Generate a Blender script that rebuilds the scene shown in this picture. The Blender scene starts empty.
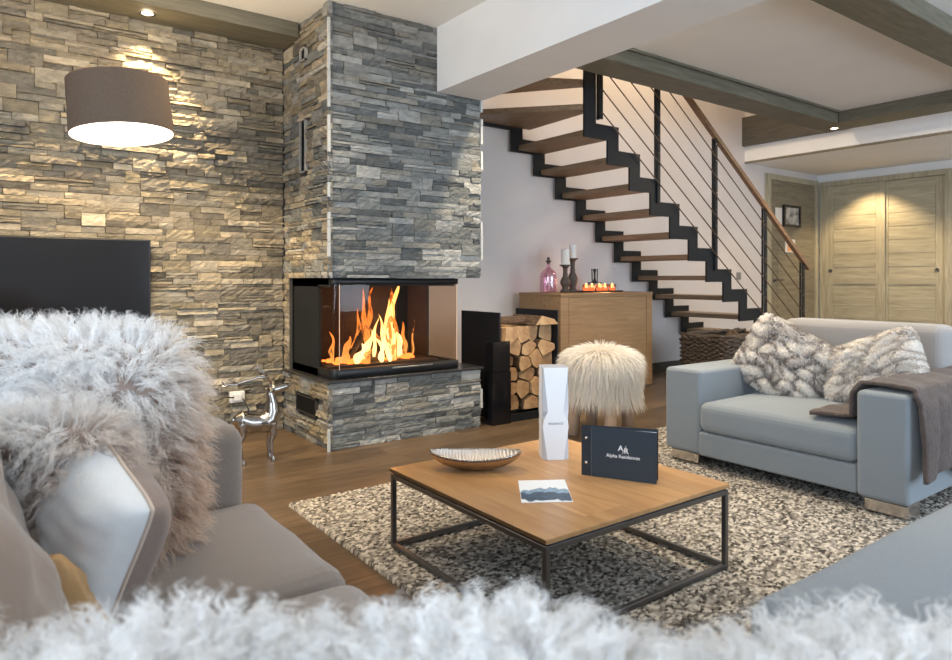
import bpy, bmesh, math, random
import numpy as np
from mathutils import Vector, Matrix
random.seed(7); RNG = np.random.default_rng(7)
S = bpy.context.scene; C = S.collection
R_ = math.radians
# ------------------------------------------------------------------ camera, world, lights
HEAD = R_(53.65)
FW = Vector((math.cos(HEAD), math.sin(HEAD), 0)); RT = Vector((FW.y, -FW.x, 0))
cam = bpy.data.cameras.new('camera'); cam.lens = 675/952*36; cam.sensor_width = 36
cam.shift_y = -52/952; cam.clip_start = .02; cam.clip_end = 60
cam.dof.use_dof = True; cam.dof.focus_distance = 3.4; cam.dof.aperture_fstop = 5.2
co = bpy.data.objects.new('camera', cam); C.objects.link(co)
co.location = (0, 0, 1); co.rotation_euler = (R_(90), 0, HEAD - R_(90)); S.camera = co
S.view_settings.view_transform = 'Standard'; S.view_settings.look = 'None'
S.view_settings.gamma = 1; S.view_settings.use_curve_mapping = False
S.view_settings.exposure = 0.70
W = bpy.data.worlds.new('world'); S.world = W; W.use_nodes = True
W.node_tree.nodes['Background'].inputs[0].default_value = (.62, .78, 1, 1)
W.node_tree.nodes['Background'].inputs[1].default_value = .9
def area(name, loc, aim, sx, sy, power, col):
    l = bpy.data.lights.new(name, 'AREA'); l.shape = 'RECTANGLE'; l.size = sx; l.size_y = sy
    l.energy = power; l.color = col; o = bpy.data.objects.new(name, l); C.objects.link(o)
    o.location = loc; o.rotation_euler = (Vector(aim)-Vector(loc)).to_track_quat('-Z', 'Y').to_euler(); return o
def spot(name, loc, aim, power, col, ang=70, blend=.5, size=.03):
    l = bpy.data.lights.new(name, 'SPOT'); l.energy = power; l.color = col; l.spot_size = R_(ang)
    l.spot_blend = blend; l.shadow_soft_size = size; o = bpy.data.objects.new(name, l); C.objects.link(o)
    o.location = loc; o.rotation_euler = (Vector(aim)-Vector(loc)).to_track_quat('-Z', 'Y').to_euler(); return o
def point(name, loc, power, col, size=.05):
    l = bpy.data.lights.new(name, 'POINT'); l.energy = power; l.color = col; l.shadow_soft_size = size
    o = bpy.data.objects.new(name, l); C.objects.link(o); o.location = loc; return o
COOL = (.74, .87, 1.0); WARM = (1, .74, .42); WARM2 = (1, .82, .58)
area('window_daylight_south', (4.5, -2.85, 1.45), (3.0, 3, 1.5), 4.0, 2.0, 112, COOL)
area('window_daylight_west', (-2.45, -.3, 1.45), (3, .8, 1.35), 3.6, 1.9, 108, COOL)
DOWN = [(.77, 4.2, 2.505), (-.42, 4.2, 2.505), (-1.5, 4.2, 2.505)]
for p in DOWN: spot('warm_ceiling_spot', (p[0], p[1], p[2]-.03), (p[0]+.02, p[1]+.16, .3), 90, WARM, 88, .6)
DOWN_C = [(2.885, 2.98, 2.604), (2.95, 1.2, 2.604), (4.0, 2.15, 2.604), (6.0, .9, 2.604), (1.0, 1.2, 2.604), (1.2, 3.1, 2.604)]  # third spot is added to warm the armchair from above
DOWN_P = [95, 40, 60, 30, 30, 40]
for p, w in zip(DOWN_C, DOWN_P): spot('warm_ceiling_spot', (p[0], p[1], p[2]-.04), (p[0], p[1]+.02, 0), w, WARM2, 110, .6)
spot('warm_ceiling_spot', (6.86, 3.3, 2.45), (7.3, 3.35, 0), 26, WARM, 120, .6)
spot('warm_ceiling_spot', (8.8, 3.95, 2.37), (9.2, 3.9, 0), 60, WARM, 100, .55)
spot('warm_ceiling_spot', (8.5, 2.5, 2.37), (8.5, 2.5, 0), 40, WARM2, 120, .6)
area('stairwell_warm_light', (5.0, 4.0, 4.05), (5.0, 4.1, 0), 2.6, .5, 30, (1, .80, .55))  # warm light from upstairs, unseen source under the stairwell ceiling
area('hall_light', (6.6, 2.6, 2.47), (6.6, 2.6, 0), .8, .6, 22, WARM2)

# ------------------------------------------------------------------ materials
def nodes(name):
    m = bpy.data.materials.new(name); m.use_nodes = True; nt = m.node_tree
    return m, nt, nt.nodes['Principled BSDF']
def mat(name, col, rough=.5, metal=0, noise=0, nscale=20, bump=0, bscale=60, stretch=(1, 1, 1), spec=None, sheen=0, attr=None, coord='Object', col2=None, detail=5):
    m, nt, b = nodes(name); L = nt.links
    b.inputs['Roughness'].default_value = rough; b.inputs['Metallic'].default_value = metal
    if spec is not None: b.inputs['Specular IOR Level'].default_value = spec
    if sheen: b.inputs['Sheen Weight'].default_value = sheen; b.inputs['Sheen Roughness'].default_value = .5
    tc = nt.nodes.new('ShaderNodeTexCoord'); mp = nt.nodes.new('ShaderNodeMapping'); mp.inputs['Scale'].default_value = stretch
    L.new(tc.outputs[coord], mp.inputs[0])
    base = None
    if attr:
        a = nt.nodes.new('ShaderNodeAttribute'); a.attribute_name = attr; base = a.outputs['Color']
    if noise or col2:
        n = nt.nodes.new('ShaderNodeTexNoise'); n.inputs['Scale'].default_value = nscale; n.inputs['Detail'].default_value = detail
        L.new(mp.outputs[0], n.inputs['Vector'])
        if col2:
            cr = nt.nodes.new('ShaderNodeValToRGB'); cr.color_ramp.elements[0].position = .35; cr.color_ramp.elements[1].position = .65
            cr.color_ramp.elements[0].color = (*col, 1); cr.color_ramp.elements[1].color = (*col2, 1)
            L.new(n.outputs[0], cr.inputs[0]); base = cr.outputs[0]
        else:
            mr = nt.nodes.new('ShaderNodeMapRange'); mr.inputs[1].default_value = .25; mr.inputs[2].default_value = .75
            mr.inputs[3].default_value = 1-noise; mr.inputs[4].default_value = 1+noise
            L.new(n.outputs[0], mr.inputs[0])
            mx = nt.nodes.new('ShaderNodeMix'); mx.data_type = 'RGBA'; mx.blend_type = 'MULTIPLY'; mx.inputs[0].default_value = 1
            if base: L.new(base, mx.inputs[6])
            else: mx.inputs[6].default_value = (*col, 1)
            L.new(mr.outputs[0], mx.inputs[7]); base = mx.outputs[2]
    if base: L.new(base, b.inputs['Base Color'])
    else: b.inputs['Base Color'].default_value = (*col, 1)
    if bump:
        n2 = nt.nodes.new('ShaderNodeTexNoise'); n2.inputs['Scale'].default_value = bscale; n2.inputs['Detail'].default_value = 6
        L.new(mp.outputs[0], n2.inputs['Vector'])
        bp = nt.nodes.new('ShaderNodeBump'); bp.inputs['Strength'].default_value = bump; bp.inputs['Distance'].default_value = .01
        L.new(n2.outputs[0], bp.inputs['Height']); L.new(bp.outputs[0], b.inputs['Normal'])
    return m
def wood(name, c1, c2, rough=.5, along='x', plank=0, scale=6, bump=.15, board=None, gap=.0016):
    """grain along one axis; plank = board width in metres (0 = one board)"""
    m, nt, b = nodes(name); L = nt.links; N = nt.nodes
    b.inputs['Roughness'].default_value = rough
    tc = N.new('ShaderNodeTexCoord'); sep = N.new('ShaderNodeSeparateXYZ'); L.new(tc.outputs['Object'], sep.inputs[0])
    ax = {'x': 0, 'y': 1, 'z': 2}[along]
    mp = N.new('ShaderNodeMapping'); sc = [1, 1, 1]; sc = [9.0]*3; sc[ax] = .8
    mp.inputs['Scale'].default_value = sc
    vec = tc.outputs['Object']
    fac = None
    if plank:
        across = {'x': 1, 'y': 0, 'z': 0}[along]
        if board is not None: across = board
        d = N.new('ShaderNodeMath'); d.operation = 'DIVIDE'; L.new(sep.outputs[across], d.inputs[0]); d.inputs[1].default_value = plank
        fl = N.new('ShaderNodeMath'); fl.operation = 'FLOOR'; L.new(d.outputs[0], fl.inputs[0])
        wn0 = N.new('ShaderNodeTexWhiteNoise'); wn0.noise_dimensions = '1D'; L.new(fl.outputs[0], wn0.inputs['W'])
        ln = N.new('ShaderNodeMath'); ln.operation = 'MULTIPLY_ADD'; L.new(sep.outputs[ax], ln.inputs[0]); ln.inputs[1].default_value = .55; 
        sh = N.new('ShaderNodeMath'); sh.operation = 'MULTIPLY'; L.new(wn0.outputs[0], sh.inputs[0]); sh.inputs[1].default_value = 7.3
        L.new(sh.outputs[0], ln.inputs[2]); f2 = N.new('ShaderNodeMath'); f2.operation = 'FLOOR'; L.new(ln.outputs[0], f2.inputs[0])
        cb = N.new('ShaderNodeMath'); cb.operation = 'MULTIPLY_ADD'; L.new(f2.outputs[0], cb.inputs[0]); cb.inputs[1].default_value = 13.7; L.new(fl.outputs[0], cb.inputs[2])
        wn = N.new('ShaderNodeTexWhiteNoise'); wn.noise_dimensions = '1D'; L.new(cb.outputs[0], wn.inputs['W'])
        off = N.new('ShaderNodeVectorMath'); off.operation = 'ADD'; L.new(tc.outputs['Object'], off.inputs[0])
        scv = N.new('ShaderNodeVectorMath'); scv.operation = 'SCALE'; L.new(wn.outputs['Color'], scv.inputs[0]); scv.inputs['Scale'].default_value = 9
        L.new(scv.outputs[0], off.inputs[1]); vec = off.outputs[0]; fac = wn.outputs[0]
        fr = N.new('ShaderNodeMath'); fr.operation = 'FRACT'; L.new(d.outputs[0], fr.inputs[0])
        sb = N.new('ShaderNodeMath'); sb.operation = 'SUBTRACT'; L.new(fr.outputs[0], sb.inputs[0]); sb.inputs[1].default_value = .5
        ab = N.new('ShaderNodeMath'); ab.operation = 'ABSOLUTE'; L.new(sb.outputs[0], ab.inputs[0])
        gp = N.new('ShaderNodeMath'); gp.operation = 'GREATER_THAN'; L.new(ab.outputs[0], gp.inputs[0]); gp.inputs[1].default_value = .5-gap/plank
    L.new(vec, mp.inputs[0])
    n = N.new('ShaderNodeTexNoise'); n.inputs['Scale'].default_value = scale; n.inputs['Detail'].default_value = 7; n.inputs['Distortion'].default_value = .6
    L.new(mp.outputs[0], n.inputs['Vector'])
    cr = N.new('ShaderNodeValToRGB'); cr.color_ramp.elements[0].position = .3; cr.color_ramp.elements[1].position = .72
    cr.color_ramp.elements[0].color = (*c1, 1); cr.color_ramp.elements[1].color = (*c2, 1); L.new(n.outputs[0], cr.inputs[0])
    out = cr.outputs[0]
    if plank:
        mr = N.new('ShaderNodeMapRange'); mr.inputs[3].default_value = .72; mr.inputs[4].default_value = 1.25; L.new(fac, mr.inputs[0])
        mx = N.new('ShaderNodeMix'); mx.data_type = 'RGBA'; mx.blend_type = 'MULTIPLY'; mx.inputs[0].default_value = 1
        L.new(out, mx.inputs[6]); L.new(mr.outputs[0], mx.inputs[7])
        mg = N.new('ShaderNodeMix'); mg.data_type = 'RGBA'; L.new(gp.outputs[0], mg.inputs[0]); L.new(mx.outputs[2], mg.inputs[6])
        mg.inputs[7].default_value = (c1[0]*.25, c1[1]*.25, c1[2]*.25, 1); out = mg.outputs[2]
    L.new(out, b.inputs['Base Color'])
    bp = N.new('ShaderNodeBump'); bp.inputs['Strength'].default_value = bump; bp.inputs['Distance'].default_value = .004
    L.new(n.outputs[0], bp.inputs['Height']); L.new(bp.outputs[0], b.inputs['Normal'])
    return m
def emit(name, col, s):
    m = bpy.data.materials.new(name); m.use_nodes = True; nt = m.node_tree; nt.nodes.clear()
    e = nt.nodes.new('ShaderNodeEmission'); e.inputs[0].default_value = (*col, 1); e.inputs[1].default_value = s
    o = nt.nodes.new('ShaderNodeOutputMaterial'); nt.links.new(e.outputs[0], o.inputs[0]); return m
def thin_glass(name, tint, gloss=.08, rough=.02):
    m = bpy.data.materials.new(name); m.use_nodes = True; nt = m.node_tree; nt.nodes.clear()
    t = nt.nodes.new('ShaderNodeBsdfTransparent'); t.inputs[0].default_value = (*tint, 1)
    g = nt.nodes.new('ShaderNodeBsdfGlossy'); g.inputs['Roughness'].default_value = rough; g.inputs[0].default_value = (1, 1, 1, 1)
    x = nt.nodes.new('ShaderNodeMixShader'); x.inputs[0].default_value = gloss
    o = nt.nodes.new('ShaderNodeOutputMaterial'); nt.links.new(t.outputs[0], x.inputs[1]); nt.links.new(g.outputs[0], x.inputs[2]); nt.links.new(x.outputs[0], o.inputs[0])
    return m
def furmat(name, transl=.35):
    m, nt, b = nodes(name); L = nt.links
    a = nt.nodes.new('ShaderNodeAttribute'); a.attribute_name = 'Col'; L.new(a.outputs['Color'], b.inputs['Base Color'])
    b.inputs['Roughness'].default_value = .7; b.inputs['Specular IOR Level'].default_value = .25
    t = nt.nodes.new('ShaderNodeBsdfTranslucent'); L.new(a.outputs['Color'], t.inputs[0])
    x = nt.nodes.new('ShaderNodeMixShader'); x.inputs[0].default_value = transl
    L.new(b.outputs[0], x.inputs[1]); L.new(t.outputs[0], x.inputs[2]); L.new(x.outputs[0], nt.nodes['Material Output'].inputs[0]); return m
M = {}
M['stone'] = mat('ledger_stone', (1, 1, 1), .8, noise=.28, nscale=14, bump=.9, bscale=38, stretch=(1, 1, 2.4), attr='Col', spec=.12)
M['mortar'] = mat('stone_backing', (.06, .06, .055), .95)
M['white'] = mat('white_paint', (.80, .80, .80), .75, noise=.03, nscale=3, bump=.04, bscale=120)
M['lilac'] = mat('pale_wall_paint', (.66, .615, .60), .8, noise=.03, nscale=2.5, bump=.05, bscale=100)
M['ceil'] = mat('ceiling_paint', (.88, .87, .85), .8, noise=.03, nscale=2)
M['floor'] = wood('brown_oak_floor', (.07, .046, .027), (.155, .105, .064), .36, 'x', .19, 5)
M['beam'] = wood('grey_stained_beam', (.105, .098, .07), (.185, .172, .128), .55, 'x', 0, 5)
M['beam_y'] = wood('grey_stained_beam_cross', (.105, .098, .07), (.185, .172, .128), .55, 'y', 0, 5)
M['beamdark'] = wood('dark_fascia', (.06, .055, .045), (.11, .10, .08), .55, 'y', 0, 5)
M['table'] = wood('oak_table_top', (.44, .235, .095), (.62, .37, .17), .3, 'y', .209, 4, .06, gap=.0004)
M['cab'] = wood('oak_cabinet', (.24, .14, .065), (.34, .21, .105), .5, 'x', 0, 4, .1)
M['door'] = wood('greige_door_wood', (.30, .27, .19), (.46, .42, .31), .5, 'y', 0, 4, .3)
M['door_x'] = wood('greige_door_wood_cross', (.15, .13, .09), (.25, .215, .15), .5, 'x', 0, 4, .3)
M['door_z'] = wood('greige_door_stile', (.30, .27, .19), (.46, .42, .31), .5, 'z', 0, 4, .3)
M['tread'] = wood('brown_tread', (.17, .11, .06), (.30, .20, .12), .45, 'y', 0, 5)
M['rail'] = wood('handrail_wood', (.16, .09, .05), (.27, .16, .09), .4, 'x', 0, 5)
M['black'] = mat('black_steel', (.012, .013, .016), .42, .3)
M['anth'] = mat('anthracite_paint', (.010, .012, .015), .5, spec=.3)
M['gloss'] = mat('glossy_black', (.008, .008, .01), .09)
M['slab'] = mat('black_hearth_slab', (.03, .03, .032), .25, noise=.3, nscale=40)
M['steel'] = mat('brushed_gunmetal', (.16, .16, .165), .32, .9)
M['cable'] = mat('bronze_cable', (.13, .085, .055), .5, .3)
M['chrome'] = mat('silver', (.60, .57, .54), .2, 1, bump=.1, bscale=18)
M['hammer'] = mat('hammered_silver', (.60, .56, .53), .42, .85)
M['sofa'] = mat('taupe_grey_fabric', (.20, .168, .148), .9, noise=.12, nscale=300, bump=.25, bscale=500, sheen=.4, spec=.2)
M['sofab'] = mat('taupe_velvet', (.20, .152, .125), .85, noise=.12, nscale=9, bump=.2, bscale=30, sheen=.5, spec=.2)
M['chair'] = mat('blue_grey_fabric', (.225, .262, .298), .9, noise=.12, nscale=320, bump=.25, bscale=500, sheen=.3, spec=.2)
M['chairback'] = mat('grey_fabric', (.31, .30, .30), .9, noise=.1, nscale=320, bump=.25, bscale=500, sheen=.3, spec=.2)
M['linen'] = mat('white_velvet', (.72, .75, .78), .75, noise=.1, nscale=7, bump=.35, bscale=14, sheen=.5)
M['pilback'] = mat('brown_velvet', (.20, .145, .12), .8, noise=.15, nscale=10, bump=.3, bscale=22, sheen=.4)
M['tan'] = mat('tan_cloth', (.42, .25, .11), .8, bump=.2, bscale=60)
M['throw'] = mat('taupe_plush', (.085, .065, .06), .95, noise=.3, nscale=30, bump=.8, bscale=90, sheen=.15)
M['fur'] = furmat('fur', .48); M['skin'] = mat('fur_hide', (.5, .45, .41), .95)
M['rug'] = mat('felted_wool', (1, 1, 1), .95, noise=.15, nscale=120, attr='Col', bump=.4, bscale=300, spec=.15)
M['bark'] = mat('bark', (.10, .06, .035), .95, noise=.5, nscale=30, bump=1, bscale=40)
M['logend'] = mat('split_wood', (.58, .38, .20), .8, col2=(.38, .21, .10), nscale=14, bump=.6, bscale=40)
M['char'] = mat('charred_log', (.05, .03, .02), .95, noise=.5, nscale=30, bump=1, bscale=50)
M['brick'] = mat('firebox_lining', (.045, .032, .027), .9, noise=.25, nscale=9, bump=.4, bscale=30)
M['wax'] = mat('white_wax', (.78, .75, .70), .5); M['wax'].node_tree.nodes['Principled BSDF'].inputs['Subsurface Weight'].default_value = .1
M['darkwood'] = mat('dark_turned_wood', (.075, .055, .045), .6, noise=.3, nscale=40)
M['paper'] = mat('white_card', (.80, .84, .90), .45)
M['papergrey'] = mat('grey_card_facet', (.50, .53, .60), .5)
M['navy'] = mat('navy_folder', (.018, .032, .050), .45); M['navyd'] = mat('navy_spine', (.010, .018, .028), .45)
M['print'] = mat('white_ink', (.75, .78, .82), .5); M['greyink'] = mat('grey_ink', (.30, .31, .34), .5)
M['cork'] = mat('dark_cork', (.06, .04, .035), .7)
M['wick'] = mat('woven_root', (.075, .052, .036), .9, noise=.5, nscale=40, bump=.8, bscale=70)
M['pink'] = thin_glass('pink_glass', (.93, .80, .86), .10)
M['glass'] = thin_glass('fire_glass', (.82, .70, .60), .02)
M['amber'] = emit('tealight_glow', (1, .38, .14), 5); M['flamec'] = emit('flame_core', (1, .60, .20), 3.2)
M['flamec2'] = emit('flame_tip', (1, .36, .07), 1.3)
M['ember'] = emit('ember', (1, .22, .04), 2.2)
M['lampglow'] = emit('lamp_bulb', (1, .86, .66), 18); M['led'] = emit('led_lens', (1, .82, .58), 14)
M['shade'] = mat('brown_linen_shade', (.20, .145, .105), .9, noise=.25, nscale=160, bump=.4, bscale=400, stretch=(1, 1, 1))
M['shadein'] = mat('white_shade_lining', (.85, .82, .76), .7)
def translucent(m, col, f):
    nt = m.node_tree; b = nt.nodes['Principled BSDF']; t = nt.nodes.new('ShaderNodeBsdfTranslucent'); t.inputs[0].default_value = (*col, 1)
    x = nt.nodes.new('ShaderNodeMixShader'); x.inputs[0].default_value = f
    nt.links.new(b.outputs[0], x.inputs[1]); nt.links.new(t.outputs[0], x.inputs[2]); nt.links.new(x.outputs[0], nt.nodes['Material Output'].inputs[0])
translucent(M['shade'], (.42, .24, .12), .35)
M['tv'] = mat('tv_screen', (.006, .006, .008), .12); M['tvf'] = mat('tv_bezel', (.01, .01, .01), .35)
M['plastic'] = mat('white_plastic', (.75, .73, .70), .4); M['photo'] = mat('grey_print', (.10, .10, .10), .4, col2=(.6, .6, .58), nscale=9)
M['post'] = mat('blue_mountain_print', (.80, .86, .93), .4)
M['orange'] = mat('orange_lit_pane', (.75, .36, .16), .6)  # orange glow of the door pane put into the colour

# ------------------------------------------------------------------ mesh helpers (world coordinates)
class MB:
    def __init__(s): s.v = []; s.f = []; s.m = []; s.c = []
    def add(s, vs, fs, mi=0, col=None):
        o = len(s.v); s.v += [tuple(v) for v in vs]; s.f += [tuple(i+o for i in f) for f in fs]; s.m += [mi]*len(fs)
        s.c += [col or (1, 1, 1)]*len(vs); return s
    def box(s, a, b, mi=0, col=None):
        x0, y0, z0 = a; x1, y1, z1 = b
        return s.add([(x0,y0,z0),(x1,y0,z0),(x1,y1,z0),(x0,y1,z0),(x0,y0,z1),(x1,y0,z1),(x1,y1,z1),(x0,y1,z1)],
              [(0,3,2,1),(4,5,6,7),(0,1,5,4),(1,2,6,5),(2,3,7,6),(3,0,4,7)], mi, col)
    def rbox(s, a, b, r=.01, seg=3, mi=0, fn=None, sub=0):
        bm = bmesh.new(); bmesh.ops.create_cube(bm, size=1)
        d = [b[i]-a[i] for i in range(3)]
        for v in bm.verts: v.co = Vector([(a[i]+b[i])/2+v.co[i]*d[i] for i in range(3)])
        bmesh.ops.bevel(bm, geom=bm.edges[:]+bm.verts[:], offset=min(r, min(d)*.49), segments=seg, profile=.5, affect='EDGES')
        if sub: bmesh.ops.subdivide_edges(bm, edges=bm.edges[:], cuts=sub, use_grid_fill=True)
        bm.verts.index_update()
        vs = [fn(v.co.copy()) if fn else v.co[:] for v in bm.verts]
        s.add(vs, [tuple(v.index for v in f.verts) for f in bm.faces], mi); bm.free(); return s
    def tube(s, path, rad, n=12, mi=0, cap=True, squash=1):
        P = [Vector(p) for p in path]; k = len(P); rad = rad if hasattr(rad, '__len__') else [rad]*k
        vs = []; prev = None
        for i, p in enumerate(P):
            t = (P[min(i+1, k-1)]-P[max(i-1, 0)]).normalized()
            if prev is None: u = t.orthogonal().normalized()
            else: u = (prev-t*prev.dot(t)).normalized()
            prev = u; w = t.cross(u)
            for j in range(n):
                a = 2*math.pi*j/n; vs.append(p+u*math.cos(a)*rad[i]+w*math.sin(a)*rad[i]*squash)
        fs = [(i*n+j, i*n+(j+1)%n, (i+1)*n+(j+1)%n, (i+1)*n+j) for i in range(k-1) for j in range(n)]
        if cap: fs += [tuple(range(n))[::-1], tuple((k-1)*n+j for j in range(n))]
        return s.add(vs, fs, mi)
    def lathe(s, c, prof, n=24, mi=0, M4=None):
        vs = []
        for r, z in prof:
            for j in range(n):
                a = 2*math.pi*j/n; p = Vector((r*math.cos(a), r*math.sin(a), z))
                vs.append(M4 @ p if M4 else Vector(c)+p)
        fs = [(i*n+j, i*n+(j+1)%n, (i+1)*n+(j+1)%n, (i+1)*n+j) for i in range(len(prof)-1) for j in range(n)]
        return s.add(vs, fs, mi)
    def prism(s, pts, ax, lo, hi, mi=0, mi_end=None):
        """polygon pts (2D) extruded along axis ax"""
        def mk(p, w):
            return {'x': (w, p[0], p[1]), 'y': (p[0], w, p[1]), 'z': (p[0], p[1], w)}[ax]
        n = len(pts); vs = [mk(p, lo) for p in pts]+[mk(p, hi) for p in pts]
        s.add(vs, [(i, (i+1) % n, n+(i+1) % n, n+i) for i in range(n)], mi)
        o = len(s.v)-2*n; s.f += [tuple(range(o, o+n))[::-1], tuple(range(o+n, o+2*n))]; s.m += [mi if mi_end is None else mi_end]*2; return s
def link(name, mesh, parent=None, origin=None):
    o = bpy.data.objects.new(name, mesh); C.objects.link(o)
    if parent is not None:
        off = Vector(parent.get('_o', (0, 0, 0))); o.parent = parent; o['_o'] = tuple(off)
    else:
        off = Vector(origin or (0, 0, 0)); o.location = off; o['_o'] = tuple(off)
    if off.length > 0: mesh.transform(Matrix.Translation(-off))
    return o
def obj(name, mb, mats, parent=None, smooth=False, origin=None, auto=None, label=None):
    me = bpy.data.meshes.new(name); me.from_pydata(mb.v, [], mb.f); 
    for m in (mats if isinstance(mats, (list, tuple)) else [mats]): me.materials.append(m)
    me.polygons.foreach_set('material_index', mb.m)
    if any(c != (1, 1, 1) for c in mb.c[:50]) :
        at = me.color_attributes.new('Col', 'FLOAT_COLOR', 'POINT')
        at.data.foreach_set('color', np.hstack([np.array(mb.c, float), np.ones((len(mb.c), 1))]).ravel())
    bm = bmesh.new(); bm.from_mesh(me); bmesh.ops.recalc_face_normals(bm, faces=bm.faces[:]); bm.to_mesh(me); bm.free()
    if smooth: me.polygons.foreach_set('use_smooth', [True]*len(me.polygons))
    me.update()
    if parent is None and origin is None:
        a = np.array(mb.v); origin = ((a[:, 0].min()+a[:, 0].max())/2, (a[:, 1].min()+a[:, 1].max())/2, a[:, 2].min())
    o = link(name, me, parent, origin)
    if smooth and auto:
        md = o.modifiers.new('w', 'WEIGHTED_NORMAL')
        me.set_sharp_from_angle(angle=R_(auto))
    if label: o['label'] = label
    return o
def npobj(name, V, F, mats, cols=None, parent=None, smooth=False, origin=None):
    me = bpy.data.meshes.new(name); V = np.asarray(V, np.float32); F = np.asarray(F, np.int32)
    me.vertices.add(len(V)); me.vertices.foreach_set('co', V.ravel()); k = F.shape[1]
    me.loops.add(F.size); me.loops.foreach_set('vertex_index', F.ravel()); me.polygons.add(len(F))
    me.polygons.foreach_set('loop_start', np.arange(0, F.size, k, dtype=np.int32))
    if smooth: me.polygons.foreach_set('use_smooth', np.ones(len(F), bool))
    me.update(calc_edges=True)
    if cols is not None:
        at = me.color_attributes.new('Col', 'FLOAT_COLOR', 'POINT')
        at.data.foreach_set('color', np.hstack([cols, np.ones((len(cols), 1))]).astype(np.float32).ravel())
    for m in (mats if isinstance(mats, (list, tuple)) else [mats]): me.materials.append(m)
    return link(name, me, parent, origin)
def tag(o, label, cat, group=None, kind=None):
    o['label'] = label; o['category'] = cat
    if group: o['group'] = group
    if kind: o['kind'] = kind
    return o
def thing(name, loc, label, cat, group=None):
    o = bpy.data.objects.new(name, None); C.objects.link(o); o.location = loc; o['_o'] = tuple(loc); o.empty_display_size = .05
    return tag(o, label, cat, group)
def struct(name, mb, m, **k):
    o = obj(name, mb, m, **k); o['kind'] = 'structure'; return o
def text_mesh(name, body, size, Mx, m, parent, bold=0):
    cu = bpy.data.curves.new(name, 'FONT'); cu.body = body; cu.size = size; cu.align_x = 'CENTER'; cu.align_y = 'CENTER'; cu.extrude = .0003; cu.offset = bold
    t = bpy.data.objects.new(name, cu); C.objects.link(t); dg = bpy.context.evaluated_depsgraph_get(); dg.update()
    me = bpy.data.meshes.new_from_object(t.evaluated_get(dg)); bpy.data.objects.remove(t); bpy.data.curves.remove(cu)
    me.transform(Mx); me.materials.clear(); me.materials.append(m); return link(name, me, parent)
def frame(c, right, up):
    r = Vector(right).normalized(); u = Vector(up); u = (u-r*u.dot(r)).normalized(); n = r.cross(u)   # local x=right, y=thickness, z=up
    m = Matrix((( r.x, -n.x, u.x, c[0]), (r.y, -n.y, u.y, c[1]), (r.z, -n.z, u.z, c[2]), (0, 0, 0, 1))); return m

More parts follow.
